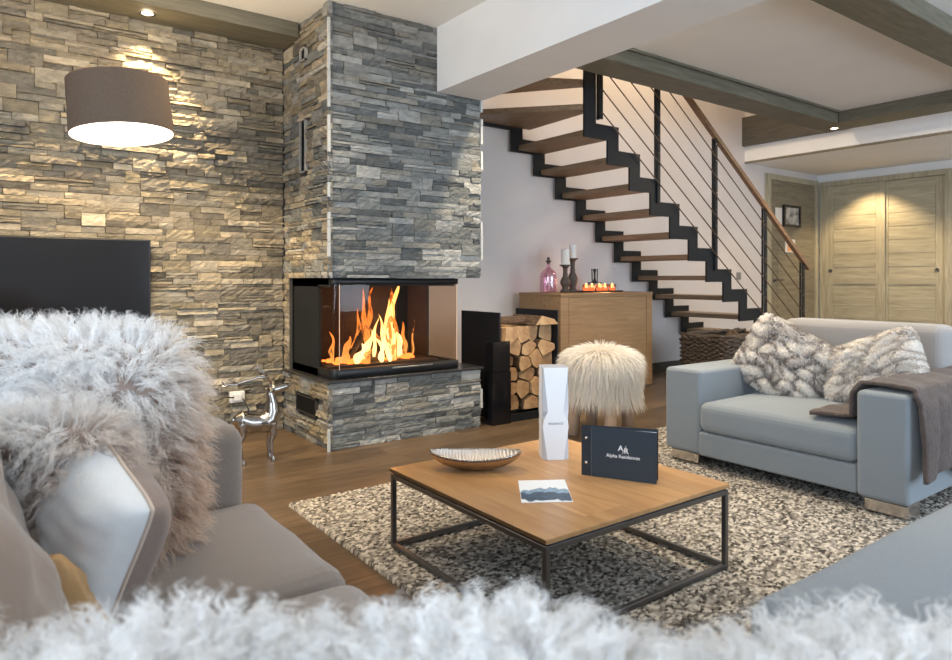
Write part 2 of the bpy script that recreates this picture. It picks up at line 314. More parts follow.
# ------------------------------------------------------------------ ledger stone
PAL_GREY = [(.195, .20, .19), (.15, .155, .15), (.25, .25, .235), (.115, .12, .118), (.21, .20, .175), (.31, .305, .285)]
PAL_LAMPLIT = [(.28, .24, .175), (.22, .19, .145), (.38, .33, .25), (.16, .145, .12), (.29, .26, .205), (.24, .205, .145)]  # same stone tinted beige: warm lamp light put into the colour
def ledger(u0, u1, z0, z1, to3, seed, pal, holes=(), dmax=.03, row=.037, edge_pale=False, rough=1.0):
    """irregular split-face stones; to3(u, z, depth) -> point. Returns an MB."""
    rnd = random.Random(seed); mb = MB()
    cu = .02; nu = max(1, round((u1-u0)/cu)); nz = max(1, round((z1-z0)/row)); cu = (u1-u0)/nu; rz = (z1-z0)/nz
    occ = [[False]*nu for _ in range(nz)]
    for r in range(nz):
        i = 0
        while i < nu:
            if occ[r][i]: i += 1; continue
            w = rnd.choice([4, 5, 6, 7, 8, 9, 10, 11, 12, 14]); h = 2 if rnd.random() < .10 else 1
            if h == 2: w = min(w, 8)
            w = min(w, nu-i)
            if nu-i-w < 3: w = nu-i
            j = 0
            while j < w and not occ[r][i+j]: j += 1
            w = j
            if r+h > nz or (h == 2 and any(occ[r+1][i+q] for q in range(w))): h = 1
            for q in range(w):
                for g in range(h): occ[r+g][i+q] = True
            a0, a1, b0, b1 = u0+i*cu, u0+(i+w)*cu, z0+r*rz, z0+(r+h)*rz
            cx, cz = (a0+a1)/2, (b0+b1)/2
            skip = any(cx > H[0]-.0 and cx < H[1] and cz > H[2] and cz < H[3] for H in holes)
            i += w
            if skip: continue
            for H in holes:          # clip against an opening
                if a1 > H[0] and a0 < H[1] and b1 > H[2] and b0 < H[3]:
                    if cx < H[0]: a1 = min(a1, H[0])
                    elif cx > H[1]: a0 = max(a0, H[1])
                    elif cz < H[2]: b1 = min(b1, H[2])
                    else: b0 = max(b0, H[3])
            if a1-a0 < .01 or b1-b0 < .008: continue
            sub = 2 if (h == 1 and w > 6 and rnd.random() < .25) else 1
            for q in range(sub):
                c0, c1 = b0+(b1-b0)*q/sub, b0+(b1-b0)*(q+1)/sub
                g = .0012; base = rnd.uniform(.006, dmax); nx = max(2, int((a1-a0)/.022)); ny = 2 if h == 1 else 4
                tilt = rnd.uniform(-.004, .004)*rough; slope = rnd.uniform(-.006, .006)*rough
                col = rnd.choice(pal); k = rnd.uniform(.82, 1.22); col = tuple(x*k for x in col)
                vs = []; fs = []
                for yy in range(ny+1):
                    for xx in range(nx+1):
                        e = xx in (0, nx) or yy in (0, ny)
                        uu = a0+g+(a1-a0-2*g)*xx/nx; zz = c0+g+(c1-c0-2*g)*yy/ny
                        if not e: uu += rnd.uniform(-.005, .005); zz += rnd.uniform(-.004, .004)
                        d = base+slope*(yy/ny-.5)*2+tilt*(xx/nx-.5)*2+rnd.uniform(-.0035, .0035)*rough
                        if yy == 0 or yy == ny: d -= rnd.uniform(0, .005)*rough
                        vs.append(to3(uu, zz, max(.002, d)))
                for yy in range(ny):
                    for xx in range(nx):
                        p = yy*(nx+1)+xx; fs.append((p, p+1, p+nx+2, p+nx+1))
                ring = [x for x in range(nx+1)]+[(y+1)*(nx+1)-1 for y in range(1, ny+1)]+[ny*(nx+1)+x for x in range(nx-1, -1, -1)]+[y*(nx+1) for y in range(ny-1, 0, -1)]
                o = len(vs)
                for idx in ring:
                    yy, xx = divmod(idx, nx+1); vs.append(to3(a0+g+(a1-a0-2*g)*xx/nx, c0+g+(c1-c0-2*g)*yy/ny, -.004))
                n = len(ring)
                for t in range(n): fs.append((ring[t], o+t, o+(t+1) % n, ring[(t+1) % n]))
                mb.add(vs, fs, 0, col)
    return mb

# ------------------------------------------------------------------ setting
struct('floor', MB().box((-2.6, -3.0, -.1), (9.4, 4.8, 0)), M['floor'])
struct('ceiling', MB().box((-2.6, -3.0, 2.604), (7.54, 3.45, 2.9)).box((-2.6, 3.45, 2.604), (2.72, 4.7, 2.9)).box((7.54, -3, 2.407), (9.4, 4.75, 2.9)), M['ceil'])
struct('ceiling_stairwell', MB().box((2.6, 3.3, 4.2), (7.8, 4.8, 4.3)), M['ceil'])
wt = struct('wall_tv', MB().box((-2.6, 4.376, 0), (2.3, 4.5, 2.604)), M['mortar'])
obj('stone_cladding', ledger(-1.3, 1.62, 0, 2.512, lambda u, z, d: (u, 4.376-d, z), 11, PAL_LAMPLIT, dmax=.036, rough=1.25), M['stone'], wt)
struct('wall_back', MB().box((2.0, 4.7, 0), (9.4, 4.8, 4.2)), M['lilac'])
struct('wall_stairwell_left', MB().box((2.6, 3.45, 2.9), (2.72, 4.7, 4.2)), M['lilac'])
struct('wall_stairwell_front', MB().box((2.72, 3.33, 2.9), (7.6, 3.45, 4.2)), M['lilac'])
struct('wall_stairwell_right', MB().box((7.54, 3.45, 2.9), (7.66, 4.7, 4.2)), M['lilac'])
struct('wall_closet', MB().box((9.3, -3, 0), (9.4, 3.13, 2.407)).box((9.3, 4.6, 0), (9.4, 4.7, 2.407)).box((9.3, 3.13, 2.27), (9.4, 4.6, 2.407)).box((9.38, 3.13, 0), (9.4, 4.6, 2.27)), M['white'])
wl = MB().box((-2.7, -3, 0), (-2.6, 4.5, .5)).box((-2.7, -3, 2.4), (-2.6, 4.5, 2.9)).box((-2.7, -3, .5), (-2.6, -2.1, 2.4)).box((-2.7, 1.5, .5), (-2.6, 4.5, 2.4))
struct('wall_left', wl, M['white'])
ws = MB().box((-2.7, -3.1, 0), (9.4, -3, .45)).box((-2.7, -3.1, 2.45), (9.4, -3, 2.9)).box((-2.7, -3.1, .45), (2.4, -3, 2.45)).box((6.6, -3.1, .45), (9.4, -3, 2.45))
struct('wall_south', ws, M['white'])
def window(n, ax, a0, a1, z0, z1, w):
    m = MB()
    for k in range(5):
        t = a0+(a1-a0)*k/4
        if ax == 'x': m.box((t-.03, w-.08, z0), (t+.03, w-.02, z1))
        else: m.box((w-.08, t-.03, z0), (w-.02, t+.03, z1))
    for z in (z0, z1-.05):
        if ax == 'x': m.box((a0, w-.08, z), (a1, w-.02, z+.05))
        else: m.box((w-.08, a0, z), (w-.02, a1, z+.05))
    struct(n, m, M['door_x'])
window('window_1', 'x', 2.4, 6.6, .45, 2.45, -3.0); window('window_2', 'y', -2.1, 1.5, .5, 2.4, -2.6)
struct('trim_1', MB().box((2.36, -3, 2.19), (2.72, 3.628, 2.604)), M['white'])           # white dropped beam
struct('trim_2', MB().box((-2.6, 4.077, 2.512), (1.615, 4.376, 2.604)), M['beam'])        # wooden soffit above the television wall
struct('trim_3', MB().rbox((2.72, 3.17, 2.49), (7.0, 3.45, 2.606), .006, 1).box((2.72, 3.14, 2.585), (6.66, 3.17, 2.604)), M['beam'])
struct('trim_4', MB().rbox((6.66, -3, 2.49), (7.0, 3.17, 2.606), .006, 1), M['beam_y'])
struct('trim_5', MB().rbox((2.72, 1.60, 2.49), (6.66, 1.856, 2.606), .006, 1).box((2.72, 1.856, 2.575), (6.66, 1.885, 2.604)), M['beam'])
struct('trim_6', MB().box((7.48, 3.45, 2.604), (7.54, 4.7, 2.95)), M['beamdark'])
struct('trim_7', MB().box((7.535, -3, 2.40), (7.575, 4.7, 2.42)), M['door_x'])
struct('wall_stairwell_opening', MB().box((2.72, 3.40, 2.606), (7.48, 3.45, 2.9)), M['lilac'])
struct('baseboard_back', MB().box((2.8, 4.685, 0), (7.9, 4.7, .09)), M['beamdark'])

# recessed downlights
def downlight(p, label):
    t = thing('downlight', p, label, 'downlight', 'recessed ceiling spotlights')
    m = MB(); m.lathe(p, [(.030, -.001), (.045, -.004), (.045, 0), (.030, 0), (.030, -.001)], 20); obj('ring', m, M['chrome'], t, True)
    m = MB(); m.lathe(p, [(.0005, -.0015), (.029, -.0015), (.029, 0), (.0005, 0)], 20); obj('lens', m, M['led'], t)
downlight(DOWN[0], 'lit recessed spotlight in the wooden soffit above the drum lamp')
downlight((6.86, 3.3, 2.49), 'lit recessed spotlight where two wooden beams meet near the hall')

# ------------------------------------------------------------------ chimney and hearth
ch = thing('chimney', (2.17, 4.0, 0), 'grey split-stone chimney with glass-fronted fire and stone hearth', 'fireplace')
XL, XR, YF = 1.619, 2.717, 3.63
obj('core', MB().box((XL+.02, YF+.02, 1.0), (XR-.02, 4.69, 2.604)).box((XL+.02, YF+.02, 0), (XR-.02, 4.36, .385)).box((XL+.02, 4.29, .385), (2.3, 4.69, 1.0)), M['mortar'], ch)
obj('front_cladding', ledger(XL, XR, 1.0, 2.604, lambda u, z, d: (u, YF+.02-d, z), 21, PAL_GREY, dmax=.02, rough=1.0), M['stone'], ch)
vents = [(4.06-.09, 4.06+.0, 1.655, 1.985), (3.95, 4.06, 2.345, 2.43)]
sv = [(3.975, 4.065, 1.655, 1.985), (3.975, 4.065, 2.35, 2.432)]
obj('side_cladding', ledger(YF, 4.37, 1.0, 2.604, lambda u, z, d: (XL+.02-d, u, z), 22, PAL_LAMPLIT+PAL_GREY, sv, dmax=.02, rough=1.0), M['stone'], ch)
obj('side_cladding', ledger(4.29, 4.37, .39, 1.0, lambda u, z, d: (XL+.02-d, u, z), 23, PAL_LAMPLIT, dmax=.02), M['stone'], ch)
obj('hearth_front_cladding', ledger(XL, XR, 0, .39, lambda u, z, d: (u, YF+.02-d, z), 24, PAL_GREY, dmax=.02), M['stone'], ch)
hv = [(3.81, 4.12, .165, .275)]
obj('hearth_side_cladding', ledger(YF, 4.37, 0, .39, lambda u, z, d: (XL+.02-d, u, z), 25, PAL_LAMPLIT+PAL_GREY, hv, dmax=.02), M['stone'], ch)
rr = random.Random(5); pe = mat('pale_stone_edge', (.50, .50, .48), .7)                                        # pale mitred corner edges, one piece per course
for (x, y) in ((XL, YF), (XR, YF)):
    z = 0
    while z < 2.58:
        h = rr.choice([.043, .086, .13])
        if rr.random() < .62 and not (.39 < z+h and z < 1.0):
            sx = -1 if x == XL else 1
            e = rr.uniform(-.001, .004); m = MB(); m.box((x-.006 if sx < 0 else x-.008, y-.006-e, z), (x+.008 if sx < 0 else x+.006, y+.010, min(z+h-.003, 2.6))); obj('edge_stone', m, pe, ch)
        z += h
obj('hearth_slab', MB().rbox((XL-.012, YF-.012, .388), (XR+.012, 4.34, .405), .003, 1), M['slab'], ch)
def vent(y0, y1, z0, z1):
    m = MB(); f = .008; x = XL-.004
    m.box((x, y0, z0), (x+.02, y0+f, z1)).box((x, y1-f, z0), (x+.02, y1, z1)).box((x, y0, z0), (x+.02, y1, z0+f)).box((x, y0, z1-f), (x+.02, y1, z1))
    v = obj('vent_frame', m, mat('vent_grey', (.38, .37, .35), .5) if z0 > 1 else M['steel'], ch)
    m = MB(); m.box((x+.014, y0+f, z0+f), (x+.018, y1-f, z1-f)); z = z0+.018
    while z < z1-.012:
        m.add([(x+.004, y0+f, z), (x+.004, y1-f, z), (x+.014, y1-f, z+.008), (x+.014, y0+f, z+.008)], [(0, 1, 2, 3)]); z += .014
    obj('louvre', m, M['black'], v)
for H in sv+hv: vent(*H)

# fire insert: three-sided glass box
ins = thing('fireplace_insert', (2.1, 4.0, .405), 'black framed three-sided glass fire insert standing on the hearth slab', 'fireplace insert')
IX0, IX1, IY0, IY1, IZ0, IZ1 = 1.655, 2.545, 3.66, 4.28, .406, .998
m = MB().box((IX0, 3.865, IZ0), (IX0+.02, IY1, IZ1)).box((IX0, IY1-.02, IZ0), (IX1, IY1, IZ1))            # black left rear cheek and back
m.box((IX0, IY0+.08, IZ0), (IX1-.01, IY1-.02, IZ0+.045)).box((IX0, IY0+.04, IZ1-.05), (IX1, IY1-.02, IZ1))
obj('firebox_body', m, M['anth'], ins)
def rim(z0, z1, out, r=.05):
    pts = [(IX0-out, 3.865)]
    for k in range(7):
        a = math.pi+k*math.pi/12; pts.append((IX0+r+(r+out)*math.cos(a), IY0+r+(r+out)*math.sin(a)))
    pts += [(IX1+out, IY0-out), (IX1+out, 4.0)]
    n = len(pts); vs = [(x, y, z0) for x, y in pts]+[(x, y, z1) for x, y in pts]
    inn = [(IX0+.03, 3.865)]+[(IX0+.03+.03*math.cos(math.pi+k*math.pi/12), IY0+.06+.03*math.sin(math.pi+k*math.pi/12)) for k in range(7)]+[(IX1-.03, IY0+.03), (IX1-.03, 4.0)]
    vs += [(x, y, z0) for x, y in inn]+[(x, y, z1) for x, y in inn]
    fs = []
    for i in range(n-1): fs += [(i, i+1, n+i+1, n+i), (2*n+i, 3*n+i, 3*n+i+1, 2*n+i+1), (i, 2*n+i, 2*n+i+1, i+1), (n+i, n+i+1, 3*n+i+1, 3*n+i)]
    return MB().add(vs, fs)
obj('top_rim', rim(IZ1-.038, IZ1-.002, .0), M['black'], ins, True, auto=30)
obj('bottom_rim', rim(IZ0+.002, IZ0+.055, .002), M['black'], ins, True, auto=30)
gp = [(IX0+.006, 3.865)]+[(IX0+.05+.044*math.cos(math.pi+k*math.pi/16), IY0+.05+.044*math.sin(math.pi+k*math.pi/16)) for k in range(9)]+[(IX1-.006, IY0+.006), (IX1-.006, 4.0)]
n = len(gp); obj('glass', MB().add([(x, y, IZ0+.05) for x, y in gp]+[(x, y, IZ1-.035) for x, y in gp], [(i, i+1, n+i+1, n+i) for i in range(n-1)]), M['glass'], ins, True, auto=30)
ge = mat('pale_glass_edge', (.55, .42, .33), .3)
for x, y, r in ((IX0+.045, IY0, .0022), (IX1-.006, IY0+.004, .004)): obj('glass_edge', MB().tube([(x, y, IZ0+.05), (x, y, IZ1-.035)], r, 6), ge, ins)
obj('lining', MB().box((IX0+.03, IY1-.06, IZ0+.045), (IX1-.14, IY1-.022, IZ1-.05)).box((IX0+.035, IY0+.12, IZ0+.045), (IX1-.08, IY1-.06, IZ0+.06)), M['brick'], ins)
obj('right_cheek', MB().box((IX1-.03, 4.0, IZ0+.02), (IX1-.01, IY1-.02, IZ1-.03)), M['brick'], ins)
obj('handle', MB().rbox((2.05, IY0-.014, IZ0+.036), (2.34, IY0-.004, IZ0+.046), .002, 1), M['chrome'], ins)
def flog(a, b, r, nm, lab, mt=M['char']):
    A, B = Vector(a), Vector(b); path = [A.lerp(B, k/6) for k in range(7)]; m = MB()
    m.tube(path, [r*(1+.12*math.sin(k*2.1)) for k in range(7)], 9); tag(obj(nm, m, mt, origin=a), lab, 'log', 'burning logs')
flog((1.97, 3.85, .475), (2.22, 4.0, .50), .035, 'burning_log', 'charred log lying flat at the bottom of the fire')
flog((2.16, 3.88, .50), (2.0, 3.97, .70), .028, 'burning_log', 'charred log leaning to the left across the flames')
flog((1.88, 3.92, .49), (1.98, 3.90, .66), .024, 'burning_log', 'short charred log propped at the left of the fire')
flog((2.2, 4.02, .475), (2.42, 4.12, .485), .030, 'burning_log', 'charred log lying at the right of the firebox')
# flames
def tongue(mb, base, h, w, lean, ph, mi=0):
    n = 14; P = []; r = []
    for k in range(n):
        t = k/(n-1); P.append((base[0]+lean*t+.018*math.sin(ph+t*7)*t, base[1]+.02*math.sin(ph*2+t*5)*t, base[2]+h*t))
        r.append(max(.0008, w*(math.sin(min(1, t*1.9+.25)*math.pi*.5))*(1-t)**.8*(1+.22*math.sin(ph*3+t*11))))
    mb.tube(P, r, 8, mi, True, .5)
def flame_mat(name, c_low, c_high, s_, cut):
    m = bpy.data.materials.new(name); m.use_nodes = True; nt = m.node_tree; nt.nodes.clear(); N = nt.nodes; L = nt.links
    tc = N.new('ShaderNodeTexCoord'); mp = N.new('ShaderNodeMapping'); mp.inputs['Scale'].default_value = (1, 1, .35); L.new(tc.outputs['Object'], mp.inputs[0])
    n = N.new('ShaderNodeTexNoise'); n.inputs['Scale'].default_value = 26; n.inputs['Detail'].default_value = 3; n.inputs['Distortion'].default_value = 1.2; L.new(mp.outputs[0], n.inputs['Vector'])
    sp = N.new('ShaderNodeSeparateXYZ'); L.new(tc.outputs['Object'], sp.inputs[0])
    ad = N.new('ShaderNodeMath'); ad.operation = 'MULTIPLY_ADD'; L.new(sp.outputs[2], ad.inputs[0]); ad.inputs[1].default_value = 1.3; L.new(n.outputs[0], ad.inputs[2])
    cr = N.new('ShaderNodeValToRGB'); cr.color_ramp.elements[0].position = .5; cr.color_ramp.elements[1].position = 1.0
    cr.color_ramp.elements[0].color = (*c_low, 1); cr.color_ramp.elements[1].color = (*c_high, 1); L.new(ad.outputs[0], cr.inputs[0])
    e = N.new('ShaderNodeEmission'); e.inputs[1].default_value = s_; L.new(cr.outputs[0], e.inputs[0]); t = N.new('ShaderNodeBsdfTransparent')
    mr = N.new('ShaderNodeMapRange'); mr.inputs[1].default_value = cut; mr.inputs[2].default_value = cut+.16; L.new(n.outputs[0], mr.inputs[0])
    x = N.new('ShaderNodeMixShader'); L.new(mr.outputs[0], x.inputs[0]); L.new(t.outputs[0], x.inputs[1]); L.new(e.outputs[0], x.inputs[2])
    o = N.new('ShaderNodeOutputMaterial'); L.new(x.outputs[0], o.inputs[0]); return m
M['flameA'] = flame_mat('flame_body', (1, .68, .28), (1, .42, .10), 2.6, .20); M['flameB'] = flame_mat('flame_veil', (1, .42, .10), (1, .22, .03), 1.1, .40)
fl = thing('flame', (2.08, 3.87, .466), 'tall orange and yellow flames rising from the burning logs', 'fire')
for a in [((2.17, 3.86, .47), .40, .080, -.05, .4), ((2.12, 3.85, .66), .32, .055, .09, 1.7), ((2.21, 3.84, .50), .22, .065, -.05, 5.0), ((2.13, 3.82, .47), .30, .045, -.09, 2.4), ((1.97, 3.87, .47), .20, .055, .05, 2.9), ((2.06, 3.80, .47), .16, .045, -.03, 4.1), ((1.90, 3.84, .46), .13, .060, .05, 3.6), ((2.02, 3.84, .5), .26, .030, .02, .2)]:
    m = MB(); tongue(m, *a); obj('flame_tongue', m, M['flameA'], fl, True)
for a in [((2.02, 3.9, .47), .46, .060, -.06, .9), ((1.83, 3.86, .47), .17, .060, .03, 2.2), ((1.77, 3.90, .47), .20, .036, -.02, 3.3), ((1.90, 3.93, .47), .34, .046, .08, 4.4), ((2.28, 3.9, .47), .24, .060, -.02, 1.2), ((1.94, 3.80, .46), .10, .070, .03, .3), ((2.36, 3.93, .47), .26, .020, .01, 2.0), ((2.04, 3.95, .68), .28, .036, .03, 5.9), ((2.16, 3.83, .47), .47, .095, -.03, 1.1)]:
    m = MB(); tongue(m, *a); obj('flame_tongue', m, M['flameB'], fl, True)
me_ = MB(); rr = random.Random(3)
for k in range(70):
    x = rr.uniform(1.76, 2.36); y = rr.uniform(3.84, 4.08); s = rr.uniform(.008, .02); me_.rbox((x-s, y-s, .466), (x+s, y+s, .466+s*1.2), .004, 1)
eb = obj('ember_bed', me_, M['ember']); tag(eb, 'bed of glowing embers on the floor of the firebox', 'embers', kind='stuff')
point('fire_light', (2.1, 3.86, .66), 7, (1, .42, .12), .08)

# ------------------------------------------------------------------ television, lamp, outlet
tv = thing('television', (.18, 4.33, .5), 'large black flat television mounted on the stone wall', 'television')
obj('bezel', MB().rbox((-.46, 4.262, .51), (.80, 4.302, 1.222), .004, 2), M['tvf'], tv)
obj('screen', MB().box((-.452, 4.2605, .52), (.792, 4.2625, 1.213)), M['tv'], tv)
obj('wall_bracket', MB().box((0, 4.302, .7), (.35, 4.322, 1.0)), M['black'], tv)
lc = Vector((.488, 3.24, 1.727)); tilt = Matrix.Rotation(R_(-6), 4, FW) @ Matrix.Rotation(R_(-1.5), 4, RT) @ Matrix.Scale(.915, 4)
lm = thing('wall_lamp', tuple(lc), 'brown linen drum lampshade glowing white inside before the stone wall', 'lamp')
LM = Matrix.Translation(lc) @ tilt
hh = .125; obj('shade', MB().lathe(None, [(.216, hh), (.218, 0), (.222, -hh), (.220, -hh), (.216, 0), (.214, hh), (.216, hh)], 64, M4=LM), M['shade'], lm, True, auto=40)
obj('shade_lining', MB().lathe(None, [(.2185, -hh+.001), (.2135, hh-.001)], 64, M4=LM), M['shadein'], lm, True)
obj('diffuser', MB().lathe(None, [(.0005, -hh+.016), (.2165, -hh+.016)], 48, M4=LM), emit('lamp_diffuser', (1, .90, .76), 5), lm)
m = MB(); prof = [(.004, .05), (.02, .045), (.03, .02), (.03, 0), (.018, -.03), (.004, -.035)]; m.lathe(None, prof, 16, M4=LM); obj('bulb', m, M['lampglow'], lm, True)
p1 = LM @ Vector((0, 0, .09)); m = MB(); m.tube([LM @ Vector((0, 0, .05)), LM @ Vector((0, 0, .09))], .008, 8)
for k in range(3):
    a = k*2*math.pi/3+.4; m.tube([p1, LM @ Vector((.214*math.cos(a), .214*math.sin(a), .09))], .003, 6)
m.tube([p1, (.56, 3.7, 1.86), (.66, 4.34, 1.97)], .008, 8); obj('arm', m, M['black'], lm, True)
obj('wall_plate', MB().rbox((.62, 4.335, 1.93), (.70, 4.36, 2.01), .005, 1), M['black'], lm)
point('lamp_up', tuple(LM @ Vector((0, 0, .07))), 30, WARM, .05)
spot('lamp_down', tuple(LM @ Vector((0, 0, -hh-.01))), (.55, 4.0, .2), 75, WARM, 150, .5, .15)
ou = thing('wall_socket', (1.31, 4.34, .21), 'white double wall socket on the stone behind the silver reindeer', 'socket')
obj('plate', MB().rbox((1.265, 4.318, .215), (1.358, 4.348, .285), .004, 2), M['plastic'], ou)
obj('plug', MB().rbox((1.285, 4.290, .23), (1.33, 4.318, .27), .004, 2), M['plastic'], ou)
m = MB(); m.tube([(1.29, 4.30, .25), (1.22, 4.29, .262), (1.12, 4.30, .22), (1.08, 4.30, .1), (1.06, 4.25, .006)], .004, 6)
m.tube([(1.34, 4.30, .24), (1.375, 4.29, .16), (1.33, 4.29, .06), (1.25, 4.27, .006)], .004, 6); tag(obj('power_cable', m, M['black'], smooth=True), 'black cables looping from the white wall socket to the floor', 'cable')

# ------------------------------------------------------------------ staircase
st = thing('staircase', (5.3, 4.25, 0), 'open oak-tread staircase with black zigzag stringers and cable railing', 'staircase')
RX, RZ = .2695, .1945
def stringer(y0, y1, far):
    top = []; bot = []
    ks = list(range(-2 if far else -1, 10))
    if far: top += [(2.75, 2.44), (4.018, 2.44)]; bot += [(2.75, 2.318)]
    else: top += [(3.886, 2.66), (4.018, 2.66)]; bot += []
    for k in ks:
        if far and k == -2: bot += [(3.885, 2.318)]; continue
        zt = 2.0575-RZ*k; zb = 1.934-RZ*k; xl = 4.155+RX*k
        if k == -1 and not far: bot += [(xl, zb), (xl+RX, zb)]
        elif k == -1: bot += [(xl, zb), (xl+RX, zb)]
        else: bot += [(xl, max(zb, 0)), (xl+RX, max(zb, 0))]
        top += [(4.288+RX*k, zt), (4.288+RX*(k+1), zt)]
    top.append((4.288+RX*10, 0.0)); bot = bot[:-1]+[(4.155+RX*10, 0.0)] if not False else bot
    pts = top+bot[::-1]
    seen = []; 
    for p in pts:
        if not seen or (abs(p[0]-seen[-1][0])+abs(p[1]-seen[-1][1])) > 1e-4: seen.append(p)
    bm = bmesh.new(); vs = [bm.verts.new((x, y0, z)) for x, z in seen]; f = bm.faces.new(vs)
    ex = bmesh.ops.extrude_face_region(bm, geom=[f]); bmesh.ops.translate(bm, vec=(0, y1-y0, 0), verts=[v for v in ex['geom'] if isinstance(v, bmesh.types.BMVert)])
    bmesh.ops.triangulate(bm, faces=[q for q in bm.faces if len(q.verts) > 4]); bm.verts.index_update()
    m = MB().add([v.co[:] for v in bm.verts], [tuple(v.index for v in q.verts) for q in bm.faces]); bm.free(); return m
obj('stringer', stringer(3.822, 3.838, False), M['anth'], st); sf = stringer(4.655, 4.667, True); sf.v = [(v[0]-.07 if v[0] > 2.8 else v[0], v[1], v[2]) for v in sf.v]; obj('stringer', sf, M['anth'], st)
for k in range(-1, 10):
    zb = 1.950-RZ*k; x0 = 4.165+RX*k
    obj('tread', MB().rbox((x0, 3.84, zb), (x0+.315, 4.653, zb+.045), .003, 1), M['tread'], st)
obj('tread', MB().prism([(3.87, 3.84), (3.98, 3.84), (4.03, 4.653), (3.15, 4.653)], 'z', 2.345, 2.39), M['tread'], st)
obj('tread', MB().prism([(3.86, 3.84), (3.96, 3.84), (3.35, 4.653), (2.78, 4.653), (2.78, 4.40)], 'z', 2.54, 2.585), M['tread'], st)
obj('tread', MB().prism([(3.3, 3.50), (3.72, 3.84), (2.9, 4.653), (2.78, 4.653), (2.78, 3.75)], 'z', 2.72, 2.765), M['tread'], st)
posts = [(4.065, 2.29, 3.36), (4.79, 1.66, 2.93), (5.636, 1.07, 2.33), (6.49, .47, 1.72), (7.24, .0, 1.18)]
for x, z0, z1 in posts:
    p = obj('post', MB().rbox((x-.02, 3.806, z0), (x+.02, 3.820, z1), .002, 1).rbox((x-.014, 3.84, z0), (x+.014, 3.852, z1), .002, 1), M['anth'], st)
    for k in range(6):
        zz = z1-.06-k*.155*1.0
        if zz > z0+.02: m = MB(); m.lathe((0, 0, 0), [(.0005, .004), (.005, .003), (.006, 0)], 8, M4=Matrix.Translation((x, 3.806, zz)) @ Matrix.Rotation(R_(90), 4, 'X')); obj('bolt', m, M['chrome'], p)
SL = -.7217
def railz(x, off): return 2.607+(x-5.26)*SL-off
def cable(off, x0, x1, r, mt, nm):
    return obj(nm, MB().tube([(x0, 3.80, railz(x0, off)), (x1, 3.80, railz(x1, off))], r, 6), mt, st)
for k in range(6):
    off = .20+k*.185
    cable(off, 4.065, 7.24, .006, M['cable'], 'cable')
m = MB(); x0, x1 = 4.065, 7.33
m.add([(x0, 3.79, railz(x0, .025)), (x0, 3.835, railz(x0, .025)), (x0, 3.835, railz(x0, -.025)), (x0, 3.79, railz(x0, -.025)), (x1, 3.79, railz(x1, .025)), (x1, 3.835, railz(x1, .025)), (x1, 3.835, railz(x1, -.025)), (x1, 3.79, railz(x1, -.025))],
      [(0, 1, 2, 3), (7, 6, 5, 4), (0, 4, 5, 1), (1, 5, 6, 2), (2, 6, 7, 3), (3, 7, 4, 0)]); obj('handrail', m, M['rail'], st)
sw = tag(obj('light_switch', MB().rbox((7.36, 4.685, .98), (7.44, 4.70, 1.07), .004, 1), mat('grey_switch', (.22, .21, .20), .5)), 'small grey light switch on the wall behind the stair railing', 'light switch')

# ------------------------------------------------------------------ doors
d1 = MB().box((7.98, 4.655, 0), (8.06, 4.699, 2.25)).box((9.16, 4.655, 0), (9.235, 4.699, 2.25)).box((7.98, 4.655, 2.25), (9.235, 4.699, 2.32))
o = struct('trim_8', d1, M['door_z'])
dr = struct('door_1', MB().box((8.06, 4.672, 0), (9.16, 4.698, 2.25)), M['door_x'])
m = MB()
for k in range(9): m.box((8.22, 4.668, .12+k*.235), (9.0, 4.674, .12+k*.235+.227))
obj('door_panel', m, M['door_x'], dr)
m = MB().tube([(8.14, 4.66, .975), (8.14, 4.62, .975), (8.26, 4.615, .975)], .011, 8); m.lathe(None, [(.0005, .004), (.026, .004), (.026, 0)], 16, M4=Matrix.Translation((8.14, 4.662, .975)) @ Matrix.Rotation(R_(90), 4, 'X'))
obj('door_handle', m, M['steel'], dr, True)
pf = thing('picture_frame', (8.54, 4.65, 1.66), 'small black-framed grey picture hanging on the hall door', 'picture frame')
m = MB()
for a, b in (((8.335, 4.635, 1.665), (8.365, 4.662, 1.945)), ((8.715, 4.635, 1.665), (8.745, 4.662, 1.945)), ((8.365, 4.635, 1.665), (8.715, 4.662, 1.695)), ((8.365, 4.635, 1.915), (8.715, 4.662, 1.945))): m.box(a, b)
obj('frame', m, M['black'], pf); obj('print', MB().box((8.365, 4.650, 1.695), (8.715, 4.655, 1.915)), M['photo'], pf)
tag(obj('notice_card', MB().box((8.165, 4.662, 1.68), (8.32, 4.667, 1.90)), M['plastic']), 'plain white paper notice left of the framed picture', 'notice')
tag(obj('notice_card', MB().box((8.40, 4.662, 1.335), (8.64, 4.667, 1.505)), [M['plastic']]), 'white pane with an orange-lit patch below the framed picture', 'notice')
cn = bpy.data.objects['notice_card.001']; obj('orange_lit_patch', MB().box((8.45, 4.660, 1.35), (8.60, 4.6625, 1.43)), M['orange'], cn)  # orange light on the pane painted as a coloured patch
m = MB().box((9.24, 4.57, 0), (9.299, 4.64, 2.235)).box((9.24, 3.09, 0), (9.299, 3.16, 2.235)).box((9.24, 3.09, 2.235), (9.299, 4.64, 2.30))
struct('trim_9', m, M['door_z'])
